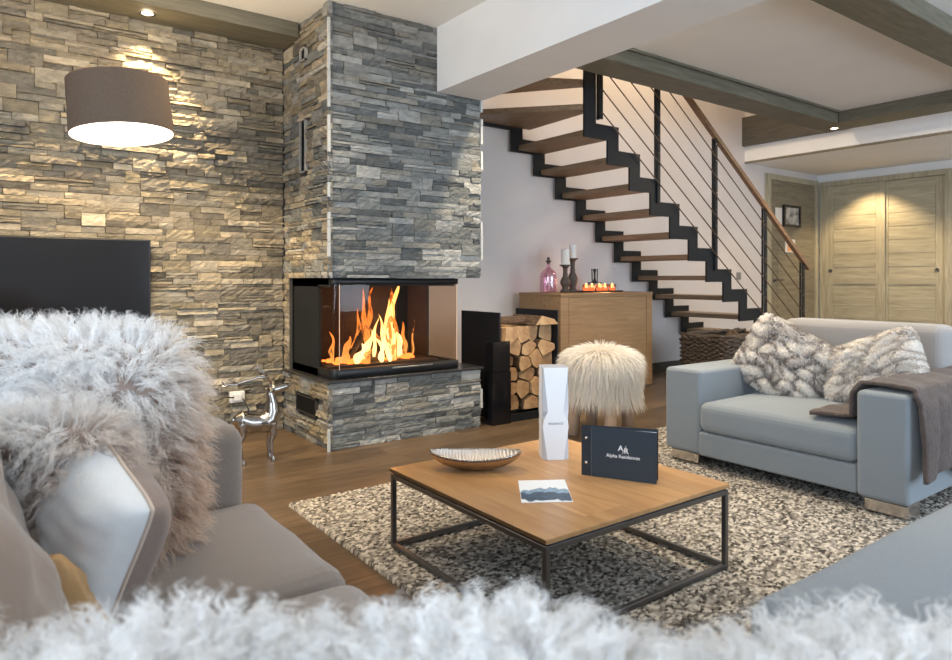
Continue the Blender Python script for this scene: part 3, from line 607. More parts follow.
def closet(n, y0, y1, x):
    d = struct(n, MB().box((x, y0, .01), (x+.022, y1, 2.232)), M['door'])
    m = MB(); w = .105
    m.box((x-.010, y0, .01), (x, y0+w, 2.232)).box((x-.010, y1-w, .01), (x, y1, 2.232)); obj('stile', m, M['door_z'], d)
    m = MB(); m.box((x-.010, y0+w, .01), (x, y1-w, .12)).box((x-.010, y0+w, 2.12), (x, y1-w, 2.232)).box((x-.010, y0+w, .92), (x, y1-w, 1.0)); obj('rail', m, M['door'], d)
    m = MB(); z = .125
    while z < 2.1:
        if not (.88 < z+.1 < 1.08): m.box((x-.005, y0+w+.004, z), (x, y1-w-.004, z+.163))
        z += .17
    obj('plank', m, M['door'], d)
    return d
ca = closet('door_2', 3.82, 4.57, 9.255); cb = closet('door_3', 3.16, 3.90, 9.283)
for c_, y, x in ((ca, 4.50, 9.245), (cb, 3.25, 9.273)):
    obj('finger_pull', MB().lathe(None, [(.0005, .003), (.02, .003), (.024, .006), (.026, 0)], 16, M4=Matrix.Translation((x, y, 1.095)) @ Matrix.Rotation(R_(-90), 4, 'Y')), M['steel'], c_, True)

# ------------------------------------------------------------------ oak cabinet and things on it
cb = thing('cabinet', (4.44, 4.33, 0), 'oak sideboard cabinet with a plain door standing under the stairs', 'cabinet')
obj('body', MB().box((3.86, 4.085, .02), (3.885, 4.60, .87)).box((4.995, 4.085, .02), (5.02, 4.60, .87)).box((3.885, 4.58, .02), (4.995, 4.60, .87)).box((3.885, 4.085, .02), (4.995, 4.58, .05)).box((3.885, 4.085, .845), (4.995, 4.58, .87)), M['cab'], cb)
obj('top', MB().rbox((3.855, 4.062, .852), (5.025, 4.602, .872), .002, 1), M['cab'], cb)
obj('door', MB().rbox((3.955, 4.066, .05), (4.935, 4.084, .835), .003, 1), M['cab'], cb)
obj('face_frame', MB().box((3.86, 4.068, .02), (3.95, 4.085, .852)).box((4.94, 4.068, .02), (5.02, 4.085, .852)).box((3.95, 4.068, .838), (4.94, 4.085, .852)).box((3.95, 4.068, .02), (4.94, 4.085, .046)), M['cab'], cb)
obj('plinth', MB().box((3.9, 4.12, 0), (4.98, 4.58, .02)), M['anth'], cb)
CT = .872
def lathe_thing(nm, c, parts, label, cat, group=None):
    t = thing(nm, (c[0], c[1], CT), label, cat, group)
    for pn, prof, mt in parts: obj(pn, MB().lathe((c[0], c[1], CT), prof, 28), mt, t, True, auto=35)
    return t
lathe_thing('glass_bottle', (3.955, 4.32), [('vessel', [(.0005, .002), (.066, .002), (.072, .012), (.073, .13), (.069, .165), (.052, .192), (.026, .212), (.017, .222), (.016, .245), (.021, .25), (.021, .256), (.013, .256), (.012, .222), (.05, .188), (.066, .16), (.069, .13), (.068, .014), (.0005, .008)], M['pink']),
    ('stopper', [(.0005, .25), (.012, .25), (.013, .262), (.024, .268), (.026, .276), (.012, .282), (.010, .29), (.014, .298), (.010, .306), (.0005, .308)], M['cork'])], 'pink glass apothecary bottle with dark stopper on the oak cabinet', 'bottle')
def holder(c, hgt, ch_, r, label, cl):
    k = hgt
    lathe_thing('candle_holder', c, [('turned_stem', [(.0005, 0), (.045, 0), (.047, .012*k/.25), (.03, .03), (.026, .04), (.044, .07*k/.25+.01), (.046, .10*k/.25), (.030, .135*k/.25), (.020, .15*k/.25), (.024, .16*k/.25), (.019, .18*k/.25), (.022, k-.03), (.034, k-.014), (.05, k-.010), (.05, k), (.0005, k)], M['darkwood'])], label, 'candle holder', 'turned wooden candle holders')
    t = thing('pillar_candle', (c[0], c[1], CT+k), cl, 'candle', 'white pillar candles')
    obj('wax', MB().lathe((c[0], c[1], CT+k), [(.0005, 0), (r, 0), (r, ch_-.003), (r-.003, ch_), (r-.008, ch_-.004), (.0005, ch_-.006)], 24), M['wax'], t, True, auto=40)
    obj('wick', MB().tube([(c[0], c[1], CT+k+ch_-.006), (c[0]+.001, c[1], CT+k+ch_+.008)], .0012, 6), M['cork'], t)
holder((4.165, 4.33), .245, .135, .038, 'shorter dark turned wooden candle holder beside the pink bottle', 'white pillar candle on the shorter turned holder')
holder((4.285, 4.36), .305, .122, .032, 'taller dark turned wooden candle holder in front of pale wall', 'slimmer white pillar candle on the taller turned holder')
tr = tag(obj('candle_tray', MB().rbox((4.31, 4.24, CT), (4.82, 4.40, CT+.008), .003, 1).box((4.31, 4.24, CT+.008), (4.82, 4.245, CT+.014)).box((4.31, 4.395, CT+.008), (4.82, 4.40, CT+.014)), M['anth']), 'long dark tray holding five lit tealights on the cabinet', 'tray')
place = ['leftmost of the five', 'second from the left of the five', 'middle one of the five', 'fourth from the left of the five', 'rightmost of the five']
for k in range(5):
    x = 4.385+k*.085; y = 4.29+.012*(k % 2); t = thing('tealight', (x, y, CT+.0085), 'glowing orange tealight glass, %s on the dark tray' % place[k], 'tealight', 'tealights on the dark tray')
    obj('glass_cup', MB().lathe((x, y, CT+.0085), [(.0005, .001), (.030, .001), (.036, .062), (.034, .062), (.028, .004), (.0005, .004)], 18), thin_glass('orange_glass', (1, .72, .58), .12) if k == 0 else bpy.data.materials['orange_glass'], t, True)
    obj('wax', MB().lathe((x, y, CT+.0085), [(.0005, .005), (.026, .005), (.028, .034), (.0005, .034)], 14), emit('glowing_wax', (1, .36, .16), 1.0) if k == 0 else bpy.data.materials['glowing_wax'], t)
    obj('flame', MB().lathe((x, y, CT+.0085), [(.0005, .034), (.012, .042), (.013, .052), (.005, .066), (.0005, .075)], 10), M['flamec'], t, True)
point('tealight_light', (4.56, 4.26, CT+.06), 2.0, (1, .5, .2), .08)
m = MB(); lx, ly = 4.66, 4.45
for a in (-1, 1):
    for b in (-1, 1): m.tube([(lx+.04*a, ly+.03*b, CT), (lx+.04*a, ly+.03*b, CT+.085)], .005, 6); m.tube([(lx+.018*a, ly+.014*b, CT+.085), (lx+.022*a, ly+.014*b, CT+.215)], .006, 6)
m.rbox((lx-.055, ly-.04, CT+.078), (lx+.055, ly+.04, CT+.088), .002, 1); m.tube([(lx-.02, ly, CT+.085), (lx+.018, ly, CT+.21)], .005, 6); m.tube([(lx+.02, ly, CT+.085), (lx-.018, ly, CT+.21)], .005, 6)
tag(obj('metal_ornament', m, M['black']), 'black openwork metal ornament standing behind the tealights', 'ornament')

# ------------------------------------------------------------------ log store
ls = thing('log_store', (3.15, 3.88, 0), 'black steel log store with two tall side panels beside hearth', 'log rack')
obj('side_panel', MB().box((2.925, 3.70, 0), (2.937, 4.16, .757)), M['anth'], ls)
obj('side_panel', MB().box((3.437, 3.66, 0), (3.449, 4.14, .762)), M['anth'], ls)
obj('base_tray', MB().box((2.937, 3.62, .0), (3.437, 4.10, .012)).box((2.937, 3.62, .012), (3.437, 3.63, .055)), M['anth'], ls)
tb = thing('fire_tool_box', (2.87, 3.64, 0), 'narrow glossy black fireside box standing between hearth and logs', 'box')
obj('casing', MB().rbox((2.79, 3.60, 0), (2.95, 3.685, .36), .002, 1), M['gloss'], tb); obj('lid', MB().rbox((2.795, 3.604, .362), (2.945, 3.683, .565), .002, 1), M['gloss'], tb)
def clip(poly, n, d):
    out = []
    for i in range(len(poly)):
        p, q = poly[i], poly[(i+1) % len(poly)]; a = p[0]*n[0]+p[1]*n[1]-d; b = q[0]*n[0]+q[1]*n[1]-d
        if a <= 0: out.append(p)
        if a*b < 0: t = a/(a-b); out.append((p[0]+(q[0]-p[0])*t, p[1]+(q[1]-p[1])*t))
    return out
rr = random.Random(12); seeds = []
for j in range(6):
    for i in range(4 if j % 2 else 3):
        nn = 4 if j % 2 else 3
        seeds.append((2.945+(i+.5)*.485/nn+rr.uniform(-.024, .024), .062+(j+.5)*.098+rr.uniform(-.022, .022)))
rowname = ['bottom row', 'second row up', 'third row up', 'fourth row up', 'fifth row up', 'top row']
for q, s in enumerate(seeds):
    poly = [(2.942, .06), (3.432, .06), (3.432, .66), (2.942, .66)]
    for t in seeds:
        if t is s: continue
        n_ = (t[0]-s[0], t[1]-s[1]); d_ = ((t[0]**2+t[1]**2)-(s[0]**2+s[1]**2))/2; poly = clip(poly, n_, d_)
    cx = sum(p[0] for p in poly)/len(poly); cz = sum(p[1] for p in poly)/len(poly)
    pp = []
    for i in range(len(poly)):
        p, r2 = poly[i], poly[(i+1) % len(poly)]
        for t in (.0, .33, .66): 
            x = p[0]+(r2[0]-p[0])*t; z = p[1]+(r2[1]-p[1])*t; k = .86 if t == 0 else .93+rr.uniform(-.05, .0); pp.append((cx+(x-cx)*k, cz+(z-cz)*k))
    y0 = 3.645+rr.uniform(-.0, .08)
    row = min(5, int((s[1]-.062)/.098)); inrow = [w for w in seeds if min(5, int((w[1]-.062)/.098)) == row]; inrow.sort(); pos = inrow.index(s)
    pn = ['leftmost', 'second from left', 'third from left', 'rightmost', 'far right'][pos if pos < len(inrow)-1 else 3]
    tag(obj('firewood_log', MB().prism(pp, 'y', y0, y0+.33, 0, 1), [M['bark'] if rr.random() < .5 else M['logend'], M['logend']]), 'split firewood log, %s in the %s of the stack' % (pn, rowname[row]), 'log', 'split logs stacked in the black store')
m = MB(); m.tube([(2.95, 3.76, .695), (3.06, 3.755, .698), (3.20, 3.76, .70)], [.030, .033, .028], 9, 0, True, .8); tag(obj('firewood_log', m, M['bark']), 'bark covered log lying crosswise on top of the stack at left', 'log', 'split logs stacked in the black store')
m = MB(); m.prism([(3.21, .662), (3.43, .662), (3.39, .70), (3.27, .728)], 'y', 3.64, 3.96, 0, 1); tag(obj('firewood_log', m, [M['bark'], M['logend']]), 'wedge shaped split log on top of the stack at right', 'log', 'split logs stacked in the black store')

# ------------------------------------------------------------------ fur helpers
def grid_surface(f, nu, nv, close_u=False):
    U = np.linspace(0, 1, nu); Vv = np.linspace(0, 1, nv); P = np.array([[f(u, v) for v in Vv] for u in U]); 
    F = [(i*nv+j, (i+1)*nv+j, (i+1)*nv+j+1, i*nv+j+1) for i in range(nu-1) for j in range(nv-1)]
    return P.reshape(-1, 3), np.array(F)
def sample(V, F, n, rng, keep=None):
    a, b, c, d = (V[F[:, i]] for i in range(4))
    N = np.cross(c-a, d-b); A = np.linalg.norm(N, axis=1)+1e-12
    w = A.copy()
    if keep is not None: w = w*keep((a+c)/2, N/A[:, None])
    idx = rng.choice(len(F), n, p=w/w.sum()); u, v = rng.random((2, n, 1))
    P = (a[idx]*(1-u)+b[idx]*u)*(1-v)+(d[idx]*(1-u)+c[idx]*u)*v
    return P, N[idx]/A[idx][:, None]
def strands(P, N, L, seg, width, rng, grav=.3, curl=.005, period=.03, clump=40, cl_r=.6, spread=.35, root=(.5, .4, .35), tip=(.85, .85, .85), colfn=None, comb=None):
    n = len(P); L = L*(.65+.6*rng.random((n, 1)))
    k = max(1, n//clump); ci = rng.choice(n, k, replace=False); CP = P[ci]
    own = np.zeros(n, int); best = np.full(n, 1e9)
    for s in range(0, k, 400):
        D2 = ((P[:, None, :]-CP[None, s:s+400, :])**2).sum(2); j = D2.argmin(1); v = D2[np.arange(n), j]; u = v < best; best[u] = v[u]; own[u] = j[u]+s
    cN = N[ci]+spread*rng.normal(size=(k, 3)); cN /= np.linalg.norm(cN, axis=1)[:, None]
    if comb is not None: cN += np.asarray(comb); cN /= np.linalg.norm(cN, axis=1)[:, None]
    dirs = N*.35+cN[own]*.9+.16*spread*rng.normal(size=(n, 3)); dirs /= np.linalg.norm(dirs, axis=1)[:, None]
    ph = rng.random(k)*6.28; t = np.linspace(0, 1, seg+1)
    A = np.cross(dirs, rng.normal(size=(k, 3))[own]); A /= np.linalg.norm(A, axis=1)[:, None]+1e-9; B = np.cross(dirs, A)
    pts = np.zeros((n, seg+1, 3)); ang = ph[own][:, None]+t[None]*L*6.28/period+.35*rng.normal(size=(n, 1))
    ctr = CP[own]-P; ctr -= (ctr*N).sum(1)[:, None]*N
    for i, s in enumerate(t):
        rad = curl*s**.7
        pts[:, i] = P+dirs*L*(s-.12*s*s)+ctr*cl_r*s**1.3+A*(rad*np.cos(ang[:, i]))[:, None]+B*(rad*np.sin(ang[:, i]))[:, None]
        pts[:, i, 2] -= (grav*L[:, 0]*s*s)
    T = np.gradient(pts, axis=1); T /= np.linalg.norm(T, axis=2)[:, :, None]+1e-9
    Wd = np.cross(T, rng.normal(size=(n, 1, 3))); Wd /= np.linalg.norm(Wd, axis=2)[:, :, None]+1e-9
    wf = (width*(1-.85*t**2))[None, :, None]*(.7+.6*rng.random((n, 1, 1)))
    V = np.stack([pts-Wd*wf/2, pts+Wd*wf/2], 2).reshape(-1, 3)
    base = (np.arange(n)*(seg+1)*2)[:, None]+np.arange(seg)[None]*2
    F = np.stack([base, base+1, base+3, base+2], 2).reshape(-1, 4)
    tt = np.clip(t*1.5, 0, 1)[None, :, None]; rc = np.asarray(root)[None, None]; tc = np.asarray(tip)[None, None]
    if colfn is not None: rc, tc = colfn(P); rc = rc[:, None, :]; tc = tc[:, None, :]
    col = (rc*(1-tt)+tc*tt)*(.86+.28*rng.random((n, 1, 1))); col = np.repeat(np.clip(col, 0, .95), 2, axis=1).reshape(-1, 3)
    return V, F, col
def cushion_surf(w, h, t, n=40, pinch=.06, wr=.0, seed=0, lump=0, power=.42):
    """closed cushion, local x width, y thickness, z height; two grids"""
    rnd = np.random.default_rng(seed); u = np.linspace(-1, 1, n); U, Z = np.meshgrid(u, u, indexing='ij')
    prof = (np.clip(1-np.abs(U)**2.6, 0, 1)*np.clip(1-np.abs(Z)**2.6, 0, 1))**power
    cr_ = 1-.11*(np.abs(U*Z))**3; X = w/2*U*(1-pinch*(1-Z**2))*cr_; H = h/2*Z*(1-pinch*(1-U**2))*cr_
    nz = np.zeros_like(U)
    for _ in range(14):
        a = rnd.normal(size=2)*rnd.uniform(3, 10); nz += np.sin(a[0]*U+a[1]*Z+rnd.random()*6.28)
    nz *= (lump/4); dp = t/2*prof+nz*prof
    Fr = np.stack([X, -dp, H], 2).reshape(-1, 3); Bk = np.stack([X, t/2*prof, H], 2).reshape(-1, 3)
    F = np.array([(i*n+j, (i+1)*n+j, (i+1)*n+j+1, i*n+j+1) for i in range(n-1) for j in range(n-1)])
    return Fr, Bk, F
def xf(Mx, V): A = np.array(Mx); return V @ A[:3, :3].T+A[:3, 3]
def weld(o, d=.0004):
    bm = bmesh.new(); bm.from_mesh(o.data); bmesh.ops.remove_doubles(bm, verts=bm.verts[:], dist=d); bmesh.ops.recalc_face_normals(bm, faces=bm.faces[:]); bm.to_mesh(o.data); bm.free()

# ------------------------------------------------------------------ fur stool
sx, sy = 3.22, 3.02
ft = thing('fur_stool', (sx, sy, 0), 'round stool covered in long cream sheepskin on pale wooden legs', 'stool')
def stool(u, v):
    a = u*2*math.pi; prof = [(0.0, .535), (.12, .535), (.19, .52), (.228, .48), (.24, .42), (.235, .34), (.225, .27)]
    s = v*(len(prof)-1); i = min(int(s), len(prof)-2); f = s-i; r = prof[i][0]*(1-f)+prof[i+1][0]*f; z = prof[i][1]*(1-f)+prof[i+1][1]*f
    return (sx+r*math.cos(a), sy+r*math.sin(a), z)
V, F = grid_surface(stool, 49, 25); F = F[:, ::-1]
obj('seat', MB().add(V.tolist(), F.tolist()), M['skin'], ft, True)
rg = np.random.default_rng(1); P, N = sample(V, F, 26000, rg); out = P-np.array([sx, sy, .36]); sg = np.sign((N*out).sum(1))[:, None]; N = N*sg
rxy = np.linalg.norm(out[:, :2], axis=1)[:, None]+1e-6; rd = np.hstack([out[:, :2]/rxy, 0*rxy]); q_ = np.clip(rxy/.24, 0, 1); N2 = N*.22+rd*(1.1*q_*(1-q_**4))+np.array([0, 0, -1.0])*q_**5; N2 /= np.linalg.norm(N2, axis=1)[:, None]
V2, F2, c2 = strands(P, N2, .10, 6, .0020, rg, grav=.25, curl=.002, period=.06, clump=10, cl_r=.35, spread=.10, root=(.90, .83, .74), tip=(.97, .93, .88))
npobj('fleece', V2, F2, M['fur'], c2, ft)
for k in range(4):
    a = R_(45+90*k)+.3; obj('leg', MB().tube([(sx+.16*math.cos(a), sy+.16*math.sin(a), .42), (sx+.175*math.cos(a), sy+.175*math.sin(a), .2), (sx+.185*math.cos(a), sy+.185*math.sin(a), 0)], [.05, .044, .036], 14), mat('pale_leg', (.55, .40, .30), .5, noise=.2, nscale=8) if k == 0 else bpy.data.materials['pale_leg'], ft, True)

# ------------------------------------------------------------------ rug
rg = np.random.default_rng(4); rx0, rx1, ry0, ry1 = 1.09, 4.25, .12, 2.87; stp = .0042
nx = int((rx1-rx0)/stp); ny = int((ry1-ry0)/stp); X, Yg = np.meshgrid(np.linspace(rx0, rx1, nx), np.linspace(ry0, ry1, ny), indexing='ij')
cx_, cy_ = .0135, .0095; gi = np.floor((X-rx0)/cx_).astype(int); gj = np.floor((Yg-ry0)/cy_).astype(int)
mx_, my_ = gi.max()+4, gj.max()+4; jx = rg.random((mx_, my_))*.75+.12; jy = rg.random((mx_, my_))*.75+.12
tone = rg.random((mx_, my_)); hgt = .55+.45*rg.random((mx_, my_))
best = np.full(X.shape, 9.0); Tn = np.zeros(X.shape); Hh = np.zeros(X.shape)
for a in (-1, 0, 1):
    for b in (-1, 0, 1):
        ii, jj = gi+a+1, gj+b+1; ccx = rx0+(gi+a+jx[ii, jj])*cx_; ccy = ry0+(gj+b+jy[ii, jj])*cy_
        D = ((X-ccx)/cx_)**2+((Yg-ccy)/cy_)**2; m_ = D < best; best = np.where(m_, D, best); Tn = np.where(m_, tone[ii, jj], Tn); Hh = np.where(m_, hgt[ii, jj], Hh)
Z = .006+.012*Hh*np.sqrt(np.clip(1-best*1.15, 0, 1))
edge = np.minimum.reduce([X-rx0, rx1-X, Yg-ry0, ry1-Yg]); Z = np.where(edge < .004, .0005, Z)
pal = np.array([(.06, .055, .05), (.16, .145, .13), (.26, .24, .215), (.39, .36, .32), (.58, .54, .48)])
cols = pal[np.clip((Tn**.9*5).astype(int), 0, 4)].reshape(-1, 3)
ii = np.arange(nx*ny).reshape(nx, ny); F = np.stack([ii[:-1, :-1], ii[1:, :-1], ii[1:, 1:], ii[:-1, 1:]], 2).reshape(-1, 4)
o = npobj('rug', np.stack([X, Yg, Z], 2).reshape(-1, 3), F, M['rug'], cols, smooth=True, origin=(2.67, 1.5, 0))
tag(o, 'chunky flecked grey and cream looped wool rug under the coffee table', 'rug')

# ------------------------------------------------------------------ coffee table
TX0, TX1, TY0, TY1, TZ = 1.209, 2.045, 1.330, 2.178, .305
ct = thing('coffee_table', (1.627, 1.754, .012), 'square low coffee table with oak top and thin dark steel frame', 'coffee table')
obj('table_top', MB().rbox((TX0, TY0, TZ-.014), (TX1, TY1, TZ), .0015, 1), M['table'], ct)
q = .0085; Z0 = .018
def bar(a, b): return MB().rbox(a, b, .0015, 1)
for x in (TX0+.003, TX1-.020):
    for y in (TY0+.003, TY1-.020): obj('leg', bar((x, y, Z0), (x+.017, y+.017, TZ-.020)), M['steel'], ct)
obj('under_top_panel', MB().box((TX0+.012, TY0+.012, TZ-.022), (TX1-.012, TY1-.012, TZ-.0142)), M['black'], ct)  # flat black sheet between the top and the upper rails
for z in (TZ-.037, Z0):
    n_ = 'upper_rail' if z > .1 else 'lower_rail'
    for y in (TY0+.003, TY1-.020): obj(n_, bar((TX0+.020, y+.0005, z), (TX1-.020, y+.0165, z+.0165)), M['steel'], ct)
    for x in (TX0+.003, TX1-.020): obj(n_, bar((x+.0005, TY0+.020, z), (x+.0165, TY1-.020, z+.0165)), M['steel'], ct)
# silver leaf bowl
bc = Vector((1.452, 1.975, TZ)); bdir = (RT*1.0+FW*.0).normalized(); bn = Vector((-bdir.y, bdir.x, 0))
def bowl(thick):
    def f(u, v):
        s = u*2-1; a = (v*2-1)*1.15; half = .165; wid = .078*max(.0, 1-abs(s)**2.1)**.62+.0015; dep = .046*max(0, 1-abs(s)**2.4)**.6
        x = s*half; y = math.sin(a)/math.sin(1.15)*wid; rimz = .052+.014*abs(s)**2.2
        zz = rimz-(math.cos(a)-math.cos(1.15))/(1-math.cos(1.15))*dep
        rib = .0022*math.sin(x*520+y*90)*(1 if thick == 0 else 0)
        p = bc+bdir*x+bn*y; return (p.x, p.y, TZ+.001+zz+rib*1.0-thick)
    return f
V1, F1 = grid_surface(bowl(0), 200, 20); V2, F2 = grid_surface(bowl(.003), 90, 20)
bw = thing('leaf_bowl', tuple(bc), 'hammered silver leaf-shaped bowl on the coffee table', 'bowl')
V1[:, 2] -= min(V1[:, 2].min(), V2[:, 2].min())-TZ-.001; V2[:, 2] -= min(V2[:, 2].min(), 99)-TZ-.0005
V1[:, 2] += .0035
obj('ribbed_lining', MB().add(V1.tolist(), F1.tolist()), M['hammer'], bw, True)
obj('outer_shell', MB().add(V2.tolist(), F2.tolist()), mat('bronze_silver', (.52, .40, .30), .3, 1), bw, True)
rm = [V1[k*20] for k in range(0, 200, 4)]+[V1[199*20]]; rm2 = [V1[k*20+19] for k in range(0, 200, 4)]+[V1[199*20+19]]
obj('rim', MB().tube(rm, .0022, 6).tube(rm2, .0022, 6), M['chrome'], bw, True)
# faceted white box
fc = Vector((1.80, 1.938, TZ+.0005)); fb = thing('gift_box', tuple(fc), 'tall white faceted presentation carton standing on the coffee table', 'box')
h_ = .352; w_ = .051; lv = [(0, .62), (.36, .98), (.43, .90), (.52, .60), (1.0, .93)]
rot = Matrix.Rotation(HEAD-R_(90)+R_(4), 3, 'Z')
def ring(z, k, w): 
    a = w*k; b = w*(1.62-k) if k < 1 else w
    b = w*max(.62, 1.5-k)
    return [fc+rot @ Vector(p)+Vector((0, 0, z*h_)) for p in ((-a, -w, 0), (a, -w, 0), (w, -b*.9, 0), (w, b*.9, 0), (a, w, 0), (-a, w, 0), (-w, b*.9, 0), (-w, -b*.9, 0))]
vs = []; fs = []; ms = []
for z, k in lv: vs += ring(z, k, w_)
for i in range(len(lv)-1):
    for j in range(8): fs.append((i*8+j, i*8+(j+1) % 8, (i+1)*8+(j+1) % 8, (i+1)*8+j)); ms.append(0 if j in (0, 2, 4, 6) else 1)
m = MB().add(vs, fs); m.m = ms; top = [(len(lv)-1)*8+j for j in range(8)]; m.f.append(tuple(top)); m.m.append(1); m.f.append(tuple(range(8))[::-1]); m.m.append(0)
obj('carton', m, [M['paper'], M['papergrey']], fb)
TMx = Matrix.Translation(fc+rot @ Vector((0, -w_-.0008, 0))+Vector((0, 0, .138))) @ rot.to_4x4() @ Matrix.Rotation(R_(90), 4, 'X')
text_mesh('lettering', 'RESIDENCE', .0115, TMx, M['greyink'], fb); 
# folder with company name
A = Vector((1.715, 1.70, TZ+.001)); B = Vector((1.839, 1.471, TZ+.001)); dv = (B-A).normalized(); nv = Vector((dv.y, -dv.x, 0))
if nv.dot(FW) > 0: nv = -nv                                    # towards the camera
fo = thing('folder', tuple((A+B)/2), 'navy ring folder reading Alpha Residences standing on the coffee table', 'folder')
LW = (B-A).length; FH = .172
def slab(mb, p, d, n, length, height, th, lo=0, mi=0):
    a = p+n*lo; b = a+d*length; vs = [a, b, b+n*th, a+n*th]; vs = vs+[v+Vector((0, 0, height)) for v in vs]
    mb.add(vs, [(0, 1, 2, 3), (4, 7, 6, 5), (0, 4, 5, 1), (1, 5, 6, 2), (2, 6, 7, 3), (3, 7, 4, 0)], mi)
spw = .034; m = MB(); slab(m, A, dv, nv, spw, FH, .003); obj('spine_strip', m, M['navyd'], fo)
m = MB(); slab(m, A+dv*(spw+.0015), dv, nv, LW-spw-.0015, FH, .003); obj('front_cover', m, M['navy'], fo)
bk = (dv*math.cos(R_(9))-nv*math.sin(R_(9))).normalized(); bn2 = Vector((bk.y, -bk.x, 0)); bn2 = bn2 if bn2.dot(FW) < 0 else -bn2
m = MB(); slab(m, A-nv*.004, bk, bn2, LW, FH+.003, .003); obj('back_cover', m, M['navyd'], fo)
m = MB()
for a_ in (3.0, 5.5):
    d3 = (dv*math.cos(R_(a_))-nv*math.sin(R_(a_))).normalized(); n3 = Vector((d3.y, -d3.x, 0)); n3 = n3 if n3.dot(FW) < 0 else -n3
    slab(m, A+dv*.01-nv*.001, d3, n3, LW-.014, FH-.004, .0008)
obj('page', m, M['paper'], fo)
m = MB()
for z in (.045, .132): m.lathe(None, [(.0005, .003), (.004, .0028), (.0055, .001), (.0055, 0)], 14, M4=Matrix.Translation(A+dv*.017+nv*.0032+Vector((0, 0, z))) @ nv.to_track_quat('Z', 'Y').to_matrix().to_4x4())
obj('rivet', m, M['chrome'], fo, True)
def onface(u, z): 
    c = A+dv*u+nv*.0036+Vector((0, 0, z)); zz = nv; xx = dv; yy = Vector((0, 0, 1)); return Matrix(((xx.x, yy.x, zz.x, c.x), (xx.y, yy.y, zz.y, c.y), (xx.z, yy.z, zz.z, c.z), (0, 0, 0, 1)))
text_mesh('lettering', 'Alpha Residences', .0165, onface(.147, .079), M['print'], fo, .0002)
text_mesh('emblem', 'A', .026, onface(.139, .107), M['print'], fo, .0006); text_mesh('emblem', 'R', .026, onface(.158, .099), M['print'], fo, .0006)
m = MB(); c0 = onface(.150, .103); m.add([c0 @ Vector(p) for p in ((-.006, -.014, 0), (-.0045, -.014, 0), (.0085, .015, 0), (.007, .015, 0))], [(0, 1, 2, 3)]); obj('emblem_stroke', m, M['print'], fo)
# postcard
cc = [Vector((1.349, 1.596, TZ)), Vector((1.484, 1.508, TZ)), Vector((1.622, 1.690, TZ)), Vector((1.486, 1.776, TZ))]
pc = tag(obj('postcard', MB().add([v+Vector((0, 0, .0004)) for v in cc]+[v+Vector((0, 0, .0016)) for v in cc], [(0, 1, 2, 3), (4, 5, 6, 7), (0, 1, 5, 4), (1, 2, 6, 5), (2, 3, 7, 6), (3, 0, 4, 7)]), M['post']), 'white postcard with a blue mountain picture lying on the table', 'postcard')
m = MB(); rr = random.Random(2); eu = cc[1]-cc[0]; ev = cc[3]-cc[0]
def ridge(lo, hi, n, sd, z, mi):
    r2 = random.Random(sd); up = []
    for k in range(n+1):
        u = k/n; up.append((u, lo+(hi-lo)*(.45+.55*math.sin(2.2*(u+.12*sd))**2)+r2.uniform(-.05, .05)))
    pts = [(u, v) for u, v in up]; base = [(u, max(.03, v-.38+.1*r2.random())) for u, v in up]
    vs = [cc[0]+eu*min(max(u, .01), .99)+ev*min(v, .97)+Vector((0, 0, z)) for u, v in pts+base]; N_ = n+1
    m.add(vs, [(i, i+1, N_+i+1, N_+i) for i in range(n)], mi)
ridge(.35, .62, 16, 1, .0018, 0); ridge(.28, .42, 14, 2, .0020, 1)
obj('printed_mountain', m, [mat('print_blue', (.22, .34, .47), .4, noise=.5, nscale=60), mat('print_dark_blue', (.05, .09, .15), .4, noise=.6, nscale=60)], pc)

# ------------------------------------------------------------------ reindeer
M['deer'] = mat('dark_silver', (.42, .40, .38), .2, 1)
ry = 3.66; de = thing('reindeer_figure', (1.25, ry, 0), 'polished silver reindeer statue standing between sofa arm and hearth', 'statue')
m = MB()
m.tube([(1.02, ry, .235), (1.07, ry, .23), (1.14, ry, .21), (1.22, ry, .205), (1.28, ry, .205), (1.325, ry, .215), (1.35, ry, .225)], [.022, .056, .054, .050, .058, .046, .02], 18)
m.tube([(1.305, ry, .215), (1.325, ry, .26), (1.322, ry, .31), (1.312, ry, .355), (1.322, ry, .38)], [.055, .048, .036, .028, .024], 14)
m.tube([(1.305, ry, .366), (1.335, ry, .372), (1.37, ry, .378), (1.41, ry, .386), (1.43, ry, .392)], [.016, .032, .026, .018, .010], 12)
for s in (-1, 1):
    m.tube([(1.325, ry+.018*s, .378), (1.30, ry+.045*s, .375), (1.282, ry+.06*s, .366)], [.009, .017, .005], 8, 0, True, .5)
    m.tube([(1.32, ry+.022*s, .2), (1.322, ry+.024*s, .13), (1.312, ry+.025*s, .10), (1.318, ry+.026*s, .03), (1.328, ry+.026*s, .0)], [.032, .021, .015, .012, .017], 10)
    m.tube([(1.07, ry+.02*s, .215), (1.08, ry+.026*s, .15), (1.055, ry+.026*s, .11), (1.075, ry+.026*s, .03), (1.088, ry+.026*s, .0)], [.038, .025, .015, .012, .017], 10)
m.tube([(1.03, ry, .245), (1.01, ry, .235), (1.005, ry, .215)], [.012, .012, .004], 8)
m.v = [((1.29+(v[0]-1.32)*.66 if v[0] < 1.32 else v[0]-.03), v[1], v[2]*1.03) for v in m.v]; b = obj('body', m, M['deer'], de, True); md = b.modifiers.new('fuse', 'REMESH'); md.mode = 'VOXEL'; md.voxel_size = .0035; md.use_smooth_shade = True
sm = b.modifiers.new('smooth', 'SMOOTH'); sm.iterations = 5
